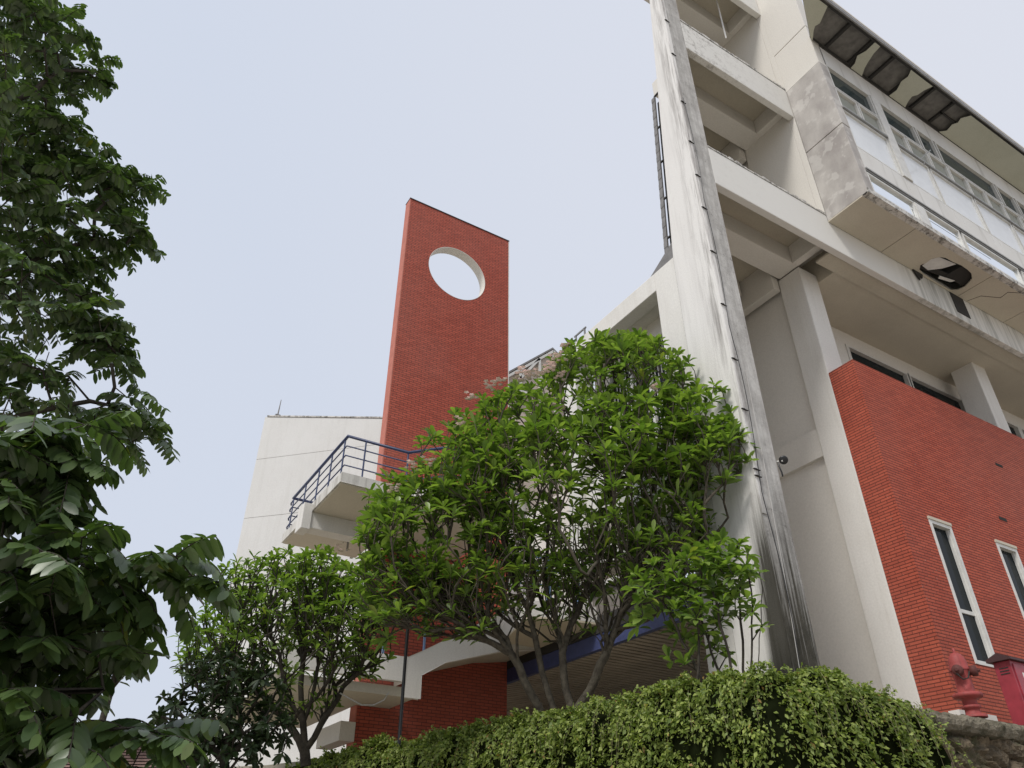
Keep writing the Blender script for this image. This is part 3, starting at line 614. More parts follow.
sm = Mat('rubble_stone', .92); p = sm.pos(); ao = sm.node('ShaderNodeTexVoronoi', i_Scale=4.2)
sm.link(p, ao.inputs['Vector']); c = sm.mix(sm.ramp(sm.noise(4, p, 8, .7), (.35, 0), (.65, 1)), (.20, .155, .10), (.075, .06, .042))
c = sm.mix(sm.ramp(sm.noise(2.2, p, 6, .65), (.52, 0), (.68, 1)), c, (.05, .065, .025)); sm.color(c); sm.bump(sm.noise(30, p, 9, .75), .9, .02)
m.build('stone_face', sm.m, W)
bx('wall_core', sm.m, W, (6.3, 40, 5.31, 5.6, -1.6, 1.5))
# coping, rough top
from mathutils import noise as mn
pf = np.array([(5.3, 1.44), (5.2, 1.46), (5.16, 1.51), (5.15, 1.56), (5.19, 1.61), (5.3, 1.66), (5.45, 1.68), (5.62, 1.70)])
pt = np.linspace(0, 7, 36); py_ = np.interp(pt, range(8), pf[:, 0]); pz_ = np.interp(pt, range(8), pf[:, 1]); kk = 36; m = MB(); nxs = 300; vs = []
for i in range(nxs):
    x = 6.8 + i*.022
    for j in range(kk):
        q = Vector((x, py_[j], pz_[j])); f_ = mn.fractal(q*9, .8, 2.1, 6)*.028 + abs(mn.noise(q*3.1))*.03; vs.append((x, q.y - f_ if j < 22 else q.y, q.z + f_*(.8 if j > 10 else .2) - .02))
m.add(vs, [(i*kk+j, (i+1)*kk+j, (i+1)*kk+j+1, i*kk+j+1) for i in range(nxs-1) for j in range(kk-1)])
cm = Mat('mossy_coping', .95); p = cm.pos(); c = cm.mix(cm.ramp(cm.noise(5, p, 8, .7), (.4, 0), (.6, 1)), (.20, .175, .13), (.07, .065, .042)); cm.color(c); cm.bump(cm.noise(25, p, 8, .7), .8, .02)
m.build('coping', cm.m, W)
# side return of the wall, under the creeper
bx('side_return', sm.m, W, (5.95, 6.3, 5.35, 5.6, -1.6, 1.5))

# hydrant
hb = Vector((10.16, 5.56, 1.72))
HY = thing('fire_hydrant', 'worn red fire hydrant with three outlets on the stone wall', 'hydrant', hb)
m = MB(); m.lathe([(.15, 0), (.15, .03), (.09, .035), (.085, .10), (.11, .11), (.11, .14), (.085, .145), (.085, .22), (.16, .23), (.175, .255), (.165, .285), (.10, .295), (.095, .45), (.105, .52), (.115, .56)], hb, n=24)
m.build('barrel', hyd_m, HY)
m = MB(); m.lathe([(.122, .56), (.122, .58), (.11, .60), (.108, .65), (.095, .71), (.07, .755), (.035, .78), (.018, .785)], hb, n=24); bn = m.build('bonnet', hyd_m, HY)
m = MB(); m.lathe([(.018, .785), (.018, .835), (.01, .84)], hb, n=5); m.build('stem_nut', hyd_m, bn)
for a in (200, 290, 20):
    dr = Vector((math.cos(R(a)), math.sin(R(a)), 0)); c = hb + Vector((0, 0, .54))
    m = MB(); m.lathe([(.05, .05), (.05, .12), (.066, .125), (.066, .185), (.045, .195), (.018, .2), (.018, .225)], c, dr, 14); m.build('outlet_cap', hyd_d, HY)
m = MB(); m.tube([hb + Vector((-.19, -.05, .50)), hb + Vector((-.17, -.1, .42)), hb + Vector((-.1, -.13, .44)), hb + Vector((-.05, -.14, .52))], .009, 5); m.build('chain', rafter_m, HY)
PM = thing('marker_post', 'short white stake post beside the red hydrant', 'post', (10.62, 5.75, 1.68))
m = MB(); m.bar((10.62, 5.75, 1.68), (10.58, 5.75, 2.0), .07, .05); m.build('stake', frame_w, PM)
m = MB(); m.bar((10.58, 5.75, 2.0), (10.575, 5.75, 2.04), .08, .06); m.build('cap', rafter_m, PM)
# red cabinet
K = thing('hydrant_cabinet', 'red metal hose cabinet with dark lid at the right edge', 'cabinet', (10.93, 5.3, 1.68))
bx('body', red_metal, K, (10.93, 11.75, 5.3, 5.52, 1.68, 2.46), bevel=.006)
m = MB(); m.prism([(5.25, 2.462), (5.57, 2.462), (5.57, 2.50), (5.41, 2.56), (5.25, 2.49)], 0, 10.87, 11.81); m.build('lid', simple('dark_rusty_lid', (.06, .025, .025), .6), K)
dr = bx('door', red_metal, K, (10.97, 11.71, 5.285, 5.3, 1.74, 2.42), bevel=.004)
bx('label_plate', white_m, dr, (11.12, 11.5, 5.28, 5.286, 2.05, 2.32))
m = MB(); 
for i in range(3): m.box(10.924, 10.935, 5.34, 5.46, 2.30 + i*.035, 2.312 + i*.035)
m.build('vent_slot', rafter_m, K)
# post with small cap before dark brick
PP = thing('black_pole', 'thin black pole standing before the shaded brick of the tower foot', 'pole', (4.70, 10.6, 1.68))
m = MB(); m.tube([(4.70, 10.6, 1.6), (4.70, 10.6, 3.35)], .026, 8); m.build('shaft', black_m, PP)
m = MB(); m.lathe([(.05, 3.35), (.05, 3.4), (.02, 3.43)], (4.70, 10.6, 0)); m.build('cap', black_m, PP)
LC = MB(); LC.tube([at(*p, 12.5) for p in ((340, 693), (352, 700), (362, 705), (374, 705), (384, 700), (389, 692))], .012, 6)
tag(LC.build('loose_cable', cable_m), 'pale loop of loose cable hanging left of the black pole', 'cable')

# ------------------------------------------------------------------ plants
def unit(v): return v / (np.linalg.norm(v) + 1e-9)
def grow(stems, tips, step=.16, rtip=.007, expo=.42, up=.5, pen=.55, jit=.03, reach=0):
    "stems: list of polylines (arrays) sharing roots; tips attach one by one to the nearest suitable node"
    nodes = []; par = []; tipc = []
    for s_ in stems:
        pr = -1; s_ = [np.array(q, float) for q in s_]
        if nodes:
            dd = [np.linalg.norm(np.array(nn) - s_[0]) for nn in nodes]; j = int(np.argmin(dd))
            if dd[j] < .12: pr = j; s_ = [np.array(nodes[j])] + s_[1:]
        for i, q in enumerate(s_):
            if i == 0:
                if pr == -1: nodes.append(q); par.append(-1); pr = len(nodes)-1
                continue
            a = s_[i-1]; k = max(1, int(np.linalg.norm(q-a)/step))
            for t in range(1, k+1):
                nodes.append(a + (q-a)*t/k + rng.normal(0, jit*.3, 3)); par.append(pr); pr = len(nodes)-1
    order = sorted(range(len(tips)), key=lambda i: min(np.linalg.norm(np.array(nodes) - tips[i], axis=1)))
    ends = []
    for i in order:
        t = tips[i]; A = np.array(nodes); dv = t - A; ds = np.linalg.norm(dv, axis=1)
        cost = (np.abs(ds - reach) + .25*ds if reach else ds) + ds * pen * (1 - np.clip(dv[:, 2]/(ds+1e-6), -1, 1)); j = int(np.argmin(cost)); a = A[j]; dist = ds[j]
        k = max(1, int(dist/step)); pj = par[j]; d0 = unit(a - A[pj]) if pj >= 0 else np.array([0, 0, 1.])
        c = a + d0*dist*.3 + np.array([0, 0, -.08*dist]); e = t - np.array([0, 0, up*dist*.35])
        pr = j
        for q in range(1, k+1):
            s = q/k; pnt = (1-s)**3*a + 3*(1-s)**2*s*c + 3*(1-s)*s*s*e + s**3*t
            if q < k: pnt = pnt + rng.normal(0, jit*.4, 3)
            nodes.append(pnt); par.append(pr); pr = len(nodes)-1
        ends.append(pr)
    cnt = np.zeros(len(nodes)); 
    for e in ends: cnt[e] += 1
    for i in range(len(nodes)-1, -1, -1):
        if par[i] >= 0: cnt[par[i]] += cnt[i]
    rad = rtip * np.maximum(cnt, 1)**expo
    return np.array(nodes), par, rad, ends
def branches(m, nodes, par, rad, nmin=5):
    kids = {}
    for i, p in enumerate(par):
        if p >= 0: kids.setdefault(p, []).append(i)
    done = set(); starts = [i for i, p in enumerate(par) if p < 0]; stack = [(None, s) for s in starts]
    while stack:
        b, i = stack.pop(); path = [i] if b is None else [b, i]
        while kids.get(path[-1]):
            ks = sorted(kids[path[-1]], key=lambda q: -rad[q]); nxt = ks[0]
            for o in ks[1:]: stack.append((path[-1], o))
            path.append(nxt)
        if len(path) > 1:
            rr = [rad[q] for q in path]; 
            if b is not None: rr[0] = min(rad[b], rr[1]*1.15)
            m.tube([nodes[q] for q in path], rr, 9 if rr[0] > .03 else nmin, cap=False)
class Leaves:
    def __init__(s): s.V = []; s.F = []; s.n = 0
    def leaf(s, base, d, nrm, L_, W_, droop=.25, fold=.15, prof=((0, .12), (.35, .8), (.65, 1.0), (.88, .55), (1, 0))):
        d = unit(d); side = unit(np.cross(d, nrm)); nn = np.cross(side, d); vs = []
        for t, w_ in prof:
            c = base + d*L_*t*(1-.12*t) + np.array([0, 0, -1.])*droop*L_*t*t
            if w_ == 0: vs.append(c); continue
            hw = W_*w_/2; vs += [c - side*hw + nn*fold*hw*2, c, c + side*hw + nn*fold*hw*2]
        o = s.n; k = (len(vs)-1)//3
        for i in range(k-1):
            a = o+i*3; s.F += [(a, a+1, a+4, a+3), (a+1, a+2, a+5, a+4)]
        a = o+(k-1)*3; t = o+len(vs)-1; s.F += [(a, a+1, t), (a+1, a+2, t)]
        s.V += vs; s.n += len(vs)
    def build(s, name, mat, parent=None):
        off = np.zeros(3); p = parent
        while p is not None: off += np.array(p.location); p = p.parent
        me = bpy.data.meshes.new(name); me.from_pydata((np.array(s.V)-off).tolist(), [], s.F); me.materials.append(mat)
        me.polygons.foreach_set('use_smooth', [True]*len(me.polygons))
        o = bpy.data.objects.new(name, me); C.objects.link(o); o.parent = parent; return o
def rosette(lv, tip, axis, n, L_, W_, spread=(20, 100), droop=.2):
    axis = unit(axis); a = unit(np.cross(axis, [.3, .7, .2])); b = np.cross(axis, a)
    for i in range(n):
        ph = i*2.39996 + rng.uniform(-.3, .3); el = math.radians(rng.uniform(*spread)); rad_ = a*math.cos(ph) + b*math.sin(ph)
        d = axis*math.cos(el) + rad_*math.sin(el); nn = axis*math.sin(el) - rad_*math.cos(el)
        k = rng.uniform(.65, 1.1); lv.leaf(tip - axis*rng.uniform(0, .05), d, nn + rng.normal(0, .15, 3), L_*k, W_*k*rng.uniform(.85, 1.15), droop*rng.uniform(.4, 1.5), rng.uniform(.05, .3))
def pick(blobs, n, dmin, shell=.45, off=0, upper=-1.1):
    "blobs: (px, py, dist, rx, ry(px), rdepth m, weight); points in ellipsoids, biased to their upper outer shells"
    pts = []; w = np.array([b[6] for b in blobs], float); w /= w.sum(); tries = 0
    while len(pts) < n and tries < n*60:
        tries += 1; b = blobs[rng.choice(len(blobs), p=w)]; c = at(b[0], b[1], b[2]+off); sc = np.linalg.norm(c)/F
        q = unit(rng.normal(0, 1, 3))
        if q[1] < upper and rng.uniform() < .8: continue
        r = shell + (1-shell)*rng.uniform()**.6
        p = c + (RT*b[3]*sc*q[0] + np.array([0, 0, 1])*b[4]*sc*q[1] + np.array([ca, sa, 0])*b[5]*q[2])*r
        if all(np.sum((p-o)**2) > dmin*dmin for o in pts[-400:]): pts.append(p)
    return pts

# --- big frangipani
d0 = 9.9; off = .7
base = at(568, 712, d0)
FT = thing('frangipani_tree', 'large spreading frangipani with many stems, pink blossom and bright leaves in the centre', 'tree', base)
st = [[at(572, 735, d0), at(572, 716, d0), at(566, 690, d0), at(562, 652, d0), at(576, 612, d0+.05), at(596, 566, d0+.2), at(612, 505, d0+.3), at(615, 430, d0+.2)],
      [at(572, 716, d0), at(590, 690, d0), at(606, 655, d0-.05), at(622, 612, d0), at(640, 575, d0-.1), at(668, 520, d0-.2)],
      [at(562, 652, d0), at(556, 622, d0+.2), at(545, 585, d0+.3), at(548, 520, d0+.3), at(556, 450, d0+.3)],
      [at(556, 730, d0+.1), at(553, 708, d0+.1), at(541, 672, d0+.1), at(536, 638, d0), at(523, 600, d0-.1), at(505, 560, d0-.2), at(488, 500, d0-.2)],
      [at(545, 730, d0+.2), at(538, 708, d0+.2), at(525, 680, d0+.1), at(506, 640, d0), at(478, 612, d0-.1), at(445, 585, d0-.1), at(410, 560, d0)],
      [at(536, 638, d0), at(515, 625, d0+.2), at(470, 590, d0+.3), at(440, 540, d0+.3)],
      [at(606, 655, d0-.05), at(608, 610, d0-.2), at(602, 575, d0-.4), at(590, 540, d0-.5)],
      [at(622, 612, d0), at(665, 575, d0+.2), at(700, 530, d0+.2)]]
blobs = [(575, 505, 9.2, 135, 110, 1.5, 6), (560, 470, 8.6, 110, 60, .5, 2.4), (620, 385, 9.2, 80, 50, .8, 2.6), (625, 352, 9.2, 34, 18, .4, .7), (440, 535, 9.2, 82, 62, 1.0, 2.6), (515, 440, 9.3, 68, 58, .9, 2.2), (690, 460, 9.1, 58, 62, .7, 1.7), (400, 575, 9.3, 50, 38, .6, .9), (410, 505, 9.2, 45, 26, .5, 1.0), (515, 590, 9.3, 80, 36, .9, 1.2), (712, 468, 9.1, 36, 52, .6, 1.5), (700, 415, 9.1, 40, 30, .5, .7), (395, 585, 9.2, 58, 34, .5, .8), (450, 600, 9.2, 60, 30, .6, .6), (645, 440, 9.0, 75, 58, .9, 1.4), (470, 470, 9.0, 60, 50, .7, 1.3), (660, 545, 9.3, 60, 45, .8, .7), (560, 560, 9.3, 110, 40, 1.0, .6), (425, 630, 9.1, 62, 20, .5, .5)]
tips = pick(blobs, 1500, .10, .55, off, -.25)
twigs = pick([(560, 575, 9.2, 150, 62, 1.1, 3), (420, 600, 9.2, 75, 38, .7, 1.3), (650, 540, 9.1, 90, 60, .8, 1.4)], 700, .07, .1, off)
nodes, par, rad, ends = grow(st, tips + twigs, .15, .0064, .325, reach=.42, up=.2)
tw = set(tuple(np.round(t, 4)) for t in twigs)
m = MB(); branches(m, nodes, par, rad); m.build('trunk', bark_m, FT)
lv = Leaves(); fl = Leaves()
for e in ends:
    p = nodes[e]; ax = unit(p - nodes[par[e]]) * .6 + np.array([0, 0, .8])
    rosette(lv, p, ax, int(rng.integers(0, 4)) if tuple(np.round(p, 4)) in tw else int(rng.integers(8, 13)), .25*rng.uniform(.7, 1.25), .064, (18, 95))
    px = (p @ RT)/(p @ FW)*F + 512; py = 384 - (p @ UP)/(p @ FW)*F
pinks = [(522, 374), (530, 381), (540, 378), (552, 366), (518, 383), (558, 361), (548, 372), (470, 402), (488, 390), (496, 386), (460, 428), (505, 452), (412, 470), (392, 492), (655, 392), (548, 405), (565, 352), (430, 468), (560, 378), (640, 430), (560, 410)]
for px, py in pinks:
    t = at(px, py - 4, 9.3); ax = np.array([0, 0, 1.])
    for c in range(8):
        b = t + rng.normal(0, .05, 3)*np.array([1, 1, .7])
        for q in range(5):
            a = q*1.2566 + c; fl.leaf(b, np.array([math.cos(a), math.sin(a), .5]), np.array([0, 0, 1.]), .055, .042, .1, .1, ((0, .3), (.5, 1), (1, 0)))
lv.build('crown', frang_leaf, FT); fl.build('blossom', flower_m, FT)

# --- small frangipani at left
d1 = 12.6
ST = thing('small_frangipani_tree', 'smaller round-crowned frangipani standing left, before the pale wall', 'tree', at(305, 762, d1))
st = [[at(306, 766, d1), at(304, 735, d1), at(300, 700, d1), at(303, 660, d1), at(300, 615, d1)],
      [at(304, 745, d1), at(322, 725, d1), at(338, 698, d1), at(352, 665, d1)],
      [at(302, 752, d1), at(292, 728, d1), at(272, 705, d1), at(248, 680, d1)],
      [at(302, 722, d1), at(312, 700, d1), at(318, 668, d1), at(328, 630, d1)],
      [at(300, 728, d1), at(288, 700, d1), at(280, 655, d1), at(262, 615, d1)]]
blobs = [(295, 640, 12.6, 92, 66, 1.4, 5), (300, 590, 12.6, 80, 34, 1.1, 3), (345, 620, 12.5, 52, 55, .9, 2), (225, 640, 12.8, 40, 42, .8, 1.2), (205, 662, 13, 26, 36, .6, .5)]
tips = pick(blobs, 760, .11, .5, 0, -.4)
nodes, par, rad, ends = grow(st, tips, .16, .0075, .35, reach=.42, up=.25)
m = MB(); branches(m, nodes, par, rad); m.build('trunk', bark_d, ST)
lv = Leaves()
for e in ends: rosette(lv, nodes[e], unit(nodes[e] - nodes[par[e]])*.5 + np.array([0, 0, .8]), int(rng.integers(7, 10)), .21*rng.uniform(.75, 1.2), .06, (25, 100))
lv.build('crown', frang_leaf, ST)
fl = Leaves()
for px, py in ((338, 545), (345, 552), (330, 556), (352, 565), (285, 568), (362, 580)):
    t = at(px, py, 12.2)
    for c in range(5):
        b = t + rng.normal(0, .05, 3)
        for q in range(5): a = q*1.2566 + c; fl.leaf(b, np.array([math.cos(a), math.sin(a), .5]), np.array([0, 0, 1.]), .05, .035, .1, .1, ((0, .3), (.5, 1), (1, 0)))
fl.build('blossom', flower_m, ST)

# --- young frangipani by the pier foot
d2 = 8.7
YT = thing('young_frangipani', 'young leafy frangipani with thin upright stems beside the pier foot', 'shrub', at(715, 685, d2))
st = [[at(a, 705, d2+dd), at(a, 685, d2+dd), at(a + (b-a)*.45, 640, d2+dd), at(b, 590, d2+dd)] for a, b, dd in ((705, 655, 0), (722, 690, .1), (735, 712, -.1), (745, 738, .1), (750, 752, 0), (697, 700, -.1), (757, 762, .05))]
blobs = [(660, 590, 7.9, 34, 38, .4, 2), (705, 590, 7.9, 42, 38, .5, 3), (730, 570, 7.9, 30, 32, .4, 2), (690, 630, 7.9, 50, 32, .4, .8), (745, 620, 7.8, 18, 30, .3, .3)]
tips = pick(blobs, 130, .10, .2, .8)
nodes, par, rad, ends = grow(st, tips, .14, .0055, .33)
m = MB(); branches(m, nodes, par, rad); m.build('trunk', bark_d, YT)
lv = Leaves()
for e in ends: rosette(lv, nodes[e], unit(nodes[e] - nodes[par[e]])*.5 + np.array([0, 0, .8]), int(rng.integers(6, 11)), .2, .07, (25, 105))
lv.build('crown', frang_leaf, YT)

# --- creeper over the wall
HM = MB(); us = []; path = [(8.30, 5.18), (7.95, 5.12), (7.4, 5.10), (6.6, 5.12), (6.12, 5.22), (5.88, 5.6), (5.78, 6.3), (5.70, 7.1), (5.55, 8.0), (5.35, 9.0), (5.05, 10.0), (4.75, 11.0), (4.50, 12.0), (4.3, 13.2), (3.6, 14.0)]
tops = [1.30, 1.58, 1.72, 1.74, 1.75, 1.73, 1.72, 1.71, 1.72, 1.72, 1.69, 1.70, 1.72, 1.60, 1.4]
pa = np.array(path); seg = np.r_[0, np.cumsum(np.hypot(*np.diff(pa, axis=0).T))]
NS = 260; ss = np.linspace(0, seg[-1], NS); cx = np.interp(ss, seg, pa[:, 0]); cy = np.interp(ss, seg, pa[:, 1]); tz = np.interp(ss, seg, tops)
tx = np.gradient(cx); ty = np.gradient(cy); ln = np.hypot(tx, ty); nx_, ny_ = ty/ln, -tx/ln
sgn = -1 if (nx_[0]*0 + ny_[0]*-1) < 0 else 1
nx_ *= sgn; ny_ *= sgn        # outward, towards the road
prof = np.array([(-.35, -.12), (-.2, -.02), (-.02, .0), (.12, -.06), (.2, -.2), (.24, -.45), (.22, -.8), (.2, -1.3), (.15, -2.2)])
from mathutils import noise as mn
def bump2(s, j): return .11*mn.noise(Vector((s*1.6, j*.9, 3))) + .09*mn.noise(Vector((s*4.5, j*1.4, 9)))
vs = []
for i in range(NS):
    for j, (o, h) in enumerate(prof):
        b = bump2(ss[i], j*.8); oo = o + b*1.2; vs.append((cx[i]+nx_[i]*oo, cy[i]+ny_[i]*oo, tz[i]+h-.05+b*(1 if j < 4 else .2)))
kk = len(prof); HM.add(vs, [(i*kk+j, (i+1)*kk+j, (i+1)*kk+j+1, i*kk+j+1) for i in range(NS-1) for j in range(kk-1)], True)
V5 = np.array(vs).reshape(NS, kk, 3)
HV = tag(HM.build('creeper', simple('shaded_creeper_core', (.010, .013, .005), 1, 0, .5, 0), uv=False), 'dense green creeper spilling over the retaining wall below the frangipani', 'creeper', kind='stuff')  # near-black body painted as the shade between the leaves
NLF = 95000
fi = rng.uniform(0, NS-1.02, NLF*3); dist = np.hypot(cx[fi.astype(int)], cy[fi.astype(int)])
keep = (rng.uniform(0, 1, NLF*3) < np.minimum(1, (7.2/dist)**1.3)); sp_ = ss[fi.astype(int)]
keep &= ~((sp_ < 1.3) & (rng.uniform(0, 1, NLF*3) < .35 + .5*np.sin(sp_*6)))
fi = fi[keep][:NLF]; NLF = len(fi); i = fi.astype(int); fj = np.where(rng.uniform(0, 1, NLF) < .45, rng.uniform(0, 3, NLF), rng.uniform(1.5, kk-2.4, NLF)); j = fj.astype(int)
a = (fi-i)[:, None]; b = (fj-j)[:, None]
p = (V5[i, j]*(1-a)+V5[i+1, j]*a)*(1-b) + (V5[i, j+1]*(1-a)+V5[i+1, j+1]*a)*b
def un(v): return v/(np.linalg.norm(v, axis=1, keepdims=True)+1e-9)
O = un(np.stack([nx_[i], ny_[i], np.where(j < 3, 1.1, .3)], 1))
clump = np.array([mn.noise(Vector((q[0]*5.5, q[1]*5.5, q[2]*4))) + .5*mn.noise(Vector((q[0]*13, q[1]*13, q[2]*8))) for q in p])
p = p + O*(rng.uniform(-.02, .05, NLF) + np.clip(clump, -.5, 1)*.13)[:, None] + rng.normal(0, .014, (NLF, 3))
hang = np.where(j < 3, .3, -.3); D_ = un(rng.normal(0, .75, (NLF, 3)) + np.stack([nx_[i]*.7, ny_[i]*.7, hang], 1)); NN = un(O + rng.normal(0, .45, (NLF, 3)))
SD = un(np.cross(D_, NN)); NN = np.cross(SD, D_); hole_ = (clump < -.22) & (rng.uniform(0, 1, NLF) < .85); p[hole_] -= O[hole_]*.09
k = (rng.uniform(.35, 1.35, NLF)**1.1*(1+.05*np.maximum(0, dist[keep][:NLF]-8)))[:, None]; LL = .047*k; WW = .0125*k*rng.uniform(.7, 1.3, (NLF, 1))
c1 = p + D_*LL*.5 - np.array([0, 0, .004]); tp = p + D_*LL - np.array([0, 0, .012])
VV = np.stack([p, c1 - SD*WW + NN*.004, c1, c1 + SD*WW + NN*.004, tp], 1).reshape(-1, 3)
q0 = (np.arange(NLF)*5)[:, None]; FF = np.concatenate([q0+[0, 1, 2], q0+[0, 2, 3], q0+[1, 4, 2], q0+[2, 4, 3]], 0)
me = bpy.data.meshes.new('creeper_leaf_mass'); me.vertices.add(len(VV)); me.vertices.foreach_set('co', VV.ravel()); me.loops.add(FF.size); me.loops.foreach_set('vertex_index', FF.ravel())
me.polygons.add(len(FF)); me.polygons.foreach_set('loop_start', np.arange(0, FF.size, 3)); me.polygons.foreach_set('loop_total', np.full(len(FF), 3)); me.update(calc_edges=True); me.validate(); me.materials.append(vine_leaf)
o = bpy.data.objects.new('creeper_leaf_mass', me); C.objects.link(o); o.parent = HV
# hanging and upright runners
m = MB(); lv = Leaves()
for q in range(520):
    i = int(rng.integers(0, NS-1)); j = int(rng.integers(1, 5)); p = V5[i, j] + np.array([nx_[i], ny_[i], 0])*rng.uniform(.04, .13); o = np.array([nx_[i], ny_[i], 0]); side = np.array([-ny_[i], nx_[i], 0])
    up = rng.uniform() < .45 and j < 4; pts = [p]; dr = (o*.4 + np.array([0, 0, 1.2]) + side*rng.normal(0, .6)) if up else (o*.7 + np.array([0, 0, -.2]) + side*rng.normal(0, .4))
    Ls = rng.uniform(.04, .22) if up else rng.uniform(.15, .55); k = 6
    for s_ in range(k):
        dr = unit(dr + np.array([0, 0, -.25 if up else -.6])); pts.append(pts[-1] + dr*Ls/k)
        for _ in range(2): lv.leaf(pts[-1], unit(rng.normal(0, 1, 3) + o*.5), unit(o + np.array([0, 0, .6]) + rng.normal(0, .3, 3)), rng.uniform(.03, .055), .024, .1, .1, ((0, .25), (.5, 1), (1, 0)))
    m.tube(pts, .002, 3, cap=False)
m.build('runner_stem', simple('pale_vine_stem', (.22, .20, .10), .8), HV, uv=False); lv.build('runner_leaf', vine_leaf, HV)

# --- dark pinnate trees at left
LP = ((0, .3), (.25, .85), (.55, 1.0), (.85, .6), (1, 0))
def pinnate(lv, base, d, L_, pairs, ll, lw, sag=.5):
    d = unit(d); pts = []; 
    for i in range(pairs+1):
        t = (i+1)/(pairs+1); pts.append(base + d*L_*t + np.array([0, 0, -1])*sag*L_*t*t)
    side = unit(np.cross(d, [0, 0, 1]) + rng.normal(0, .25, 3)); prev = base
    for i, p in enumerate(pts):
        ax = unit(p - prev); prev = p
        for s_ in (-1, 1):
            dd = unit(side*s_*.9 + ax*.35 + np.array([0, 0, -.55])*rng.uniform(.3, 1.5)); nn = unit(np.cross(dd, ax)*s_ + rng.normal(0, .2, 3))
            k = rng.uniform(.8, 1.1)*(1 - .25*abs(i/pairs-.5)); lv.leaf(p, dd, nn, ll*k, lw*k, .15, .06, LP)
    return [base] + pts
def sx_(p): f_ = p @ FW; return (p @ RT)/f_*F + 512, 384 - (p @ UP)/f_*F
def pinnate_tree(T_, stems, blobs, ntip, per, L_, pairs, ll, lw, mat, dmin, rt=.010, skip=None):
    tips = pick(blobs, ntip, dmin, .15); nodes, par, rad, ends = grow(stems, tips, .22, rt, .45, .2, .2)
    m = MB(); branches(m, nodes, par, rad, 5); lv = Leaves()
    for e in ends:
        p = nodes[e]; ax = unit(p - nodes[par[e]])
        for q in range(per):
            if skip and any(((sx_(p)[0]-gx)/ga)**2 + ((sx_(p)[1]-gy)/gb)**2 < 1 for gx, gy, ga, gb in skip): continue
            a = q*2.4 + rng.uniform(0, 1); d_ = unit(np.array([math.cos(a), math.sin(a), rng.uniform(-.2, .7)]) + ax*.5); pts = pinnate(lv, p, d_, L_*rng.uniform(.7, 1.1), pairs, ll, lw, rng.uniform(.2, .7))
            m.tube(pts, .0035, 3, cap=False)
    m.build('trunk', bark_d, T_); lv.build('crown', mat, T_)
# far, tall one filling the upper left
r0 = at(-190, 900, 9.0); r0[2] = -1.6
TA = thing('tall_dark_tree', 'tall dark tree with feathery leaflets rising along the left edge against the sky', 'tree', r0)
st = [[r0, at(-160, 600, 9), at(-110, 350, 8.8), at(-60, 100, 8.6), at(-20, -80, 8.5)], [at(-110, 350, 8.8), at(-40, 300, 8.5), at(30, 260, 8.3), at(90, 240, 8.2)], [at(-60, 100, 8.6), at(20, 100, 8.2), at(60, 70, 8.1), at(115, 75, 8)], [at(-160, 600, 9), at(-80, 480, 8.6), at(0, 420, 8.4), at(90, 400, 8.3)]]
blobs = [(39, 30, 8.2, 38, 34, .8, 1.6), (9, 60, 8.3, 45, 60, .9, 2.2), (101, 72, 8.1, 24, 20, .35, .9), (61, 135, 8.2, 22, 22, .4, .7), (14, 170, 8.4, 50, 60, 1.0, 3.2), (107, 190, 8.2, 36, 36, .55, 2.0), (119, 240, 8.2, 24, 24, .4, .9), (59, 245, 8.3, 50, 40, .8, 2.2), (14, 300, 8.5, 50, 60, 1.0, 2.2), (89, 320, 8.2, 40, 34, .5, 1.8), (114, 350, 8.2, 22, 28, .4, .9), (49, 390, 8.4, 62, 40, .8, 2.0), (124, 420, 8.2, 34, 26, .4, 1.4), (4, 430, 8.6, 50, 60, .9, 1.2), (-41, 250, 8.7, 50, 250, 1.0, 3)]
pinnate_tree(TA, st, blobs, 350, 3, .28, 5, .145, .057, dark_leaf, .11, .0045, [(48, 345, 30, 16), (125, 120, 20, 24), (88, 205, 12, 20), (130, 295, 40, 18), (75, 60, 16, 14)])
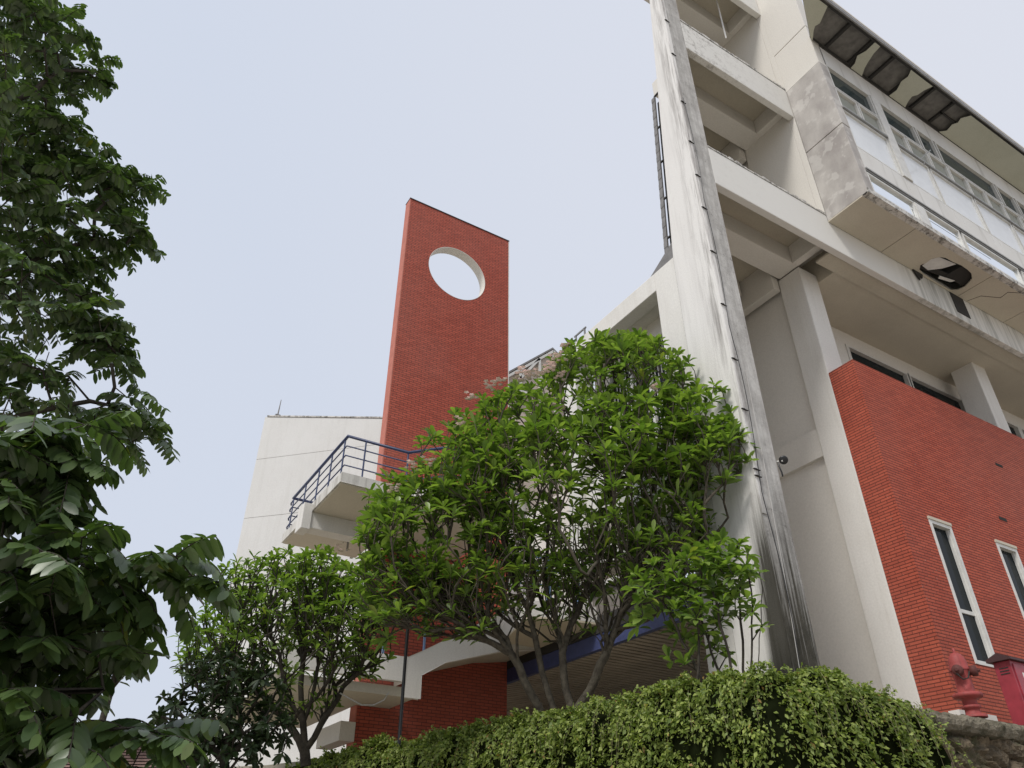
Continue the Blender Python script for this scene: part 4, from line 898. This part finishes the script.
# nearer one filling the lower left
r1 = at(-420, 1000, 4.6); r1[2] = -1.6
TB = thing('near_dark_tree', 'near dark tree with long drooping leaflets filling the lower left corner', 'tree', r1)
st = [[r1, at(-380, 800, 4.6), at(-260, 640, 4.3), at(-120, 560, 4.2), at(0, 540, 4.1), at(90, 560, 4.1), at(170, 560, 4.0)], [at(-260, 640, 4.3), at(-150, 680, 4.2), at(0, 690, 4.1), at(100, 690, 4.1)], [at(-120, 560, 4.2), at(-40, 480, 4.2), at(40, 430, 4.1)]]
blobs = [(25, 485, 4.1, 50, 45, .35, 1.3), (65, 435, 4.0, 36, 18, .25, .7), (40, 570, 4.1, 70, 40, .4, 1.8), (140, 570, 4.0, 45, 18, .25, 1.0), (176, 570, 3.9, 24, 10, .15, .4), (60, 620, 4.3, 60, 40, .4, 1.7), (35, 690, 4.3, 55, 55, .4, 2.6), (110, 735, 4.2, 60, 28, .35, 1.6), (165, 745, 4.2, 26, 22, .3, .6), (30, 765, 4.3, 60, 30, .3, 1.5), (-40, 630, 4.3, 60, 150, .4, 2)]
pinnate_tree(TB, st, blobs, 105, 3, .29, 6, .135, .056, dark_leaf, .10, .003, [(160, 645, 52, 42), (90, 500, 22, 30)])
# deep-green shrub mass between
DT = thing('dark_shrub', 'black-green leafy shrub between the near tree and the small frangipani', 'shrub', at(225, 800, 11.5))
r2 = at(225, 800, 11.5); st = [[r2, at(225, 760, 11.5), at(230, 715, 11.5)], [at(225, 760, 11.5), at(190, 725, 11.5), at(165, 700, 11.5)], [at(225, 760, 11.5), at(260, 730, 11.5)]]
blobs = [(230, 690, 11.5, 55, 38, .6, 2.5), (215, 735, 11.5, 60, 40, .7, 3), (265, 725, 11.4, 36, 30, .4, 1.4), (190, 735, 11.6, 45, 40, .6, 1.6), (215, 680, 11.7, 25, 34, .4, .8)]
tips = pick(blobs, 270, .12, .1); nodes, par, rad, ends = grow(st, tips, .18, .008, .38); m = MB(); branches(m, nodes, par, rad); m.build('trunk', bark_d, DT); lv = Leaves()
for e in ends: rosette(lv, nodes[e], unit(nodes[e] - nodes[par[e]])*.6 + np.array([0, 0, .4]), int(rng.integers(8, 13)), .17, .055, (20, 120))
lv.build('crown', deep_leaf, DT)
# far tree in the gap
def small_tree(name, label, px, py, dist, rx, ry, n, mat, zb=-1.6):
    c = at(px, py, dist); r_ = c.copy(); r_[2] = zb; o = thing(name, label, 'tree', r_)
    tips = pick([(px, py, dist, rx, ry, rx*dist/F, 1)], n, .3, .2); nodes, par, rad, ends = grow([[r_, c - np.array([0, 0, ry*dist/F*.8]), c]], tips, .5, .02, .4)
    m = MB(); branches(m, nodes, par, rad); m.build('trunk', bark_d, o); lv = Leaves()
    for e in ends: rosette(lv, nodes[e], np.array([0, 0, 1.]), 9, .45, .16, (20, 120))
    lv.build('crown', mat, o)
small_tree('distant_tree', 'small hazy tree far off in the gap of the dark foliage', 122, 650, 30, 18, 26, 90, far_leaf)
small_tree('distant_tree', 'low green tree behind the near dark tree at the left edge', 20, 735, 26, 40, 30, 120, vine_leaf)
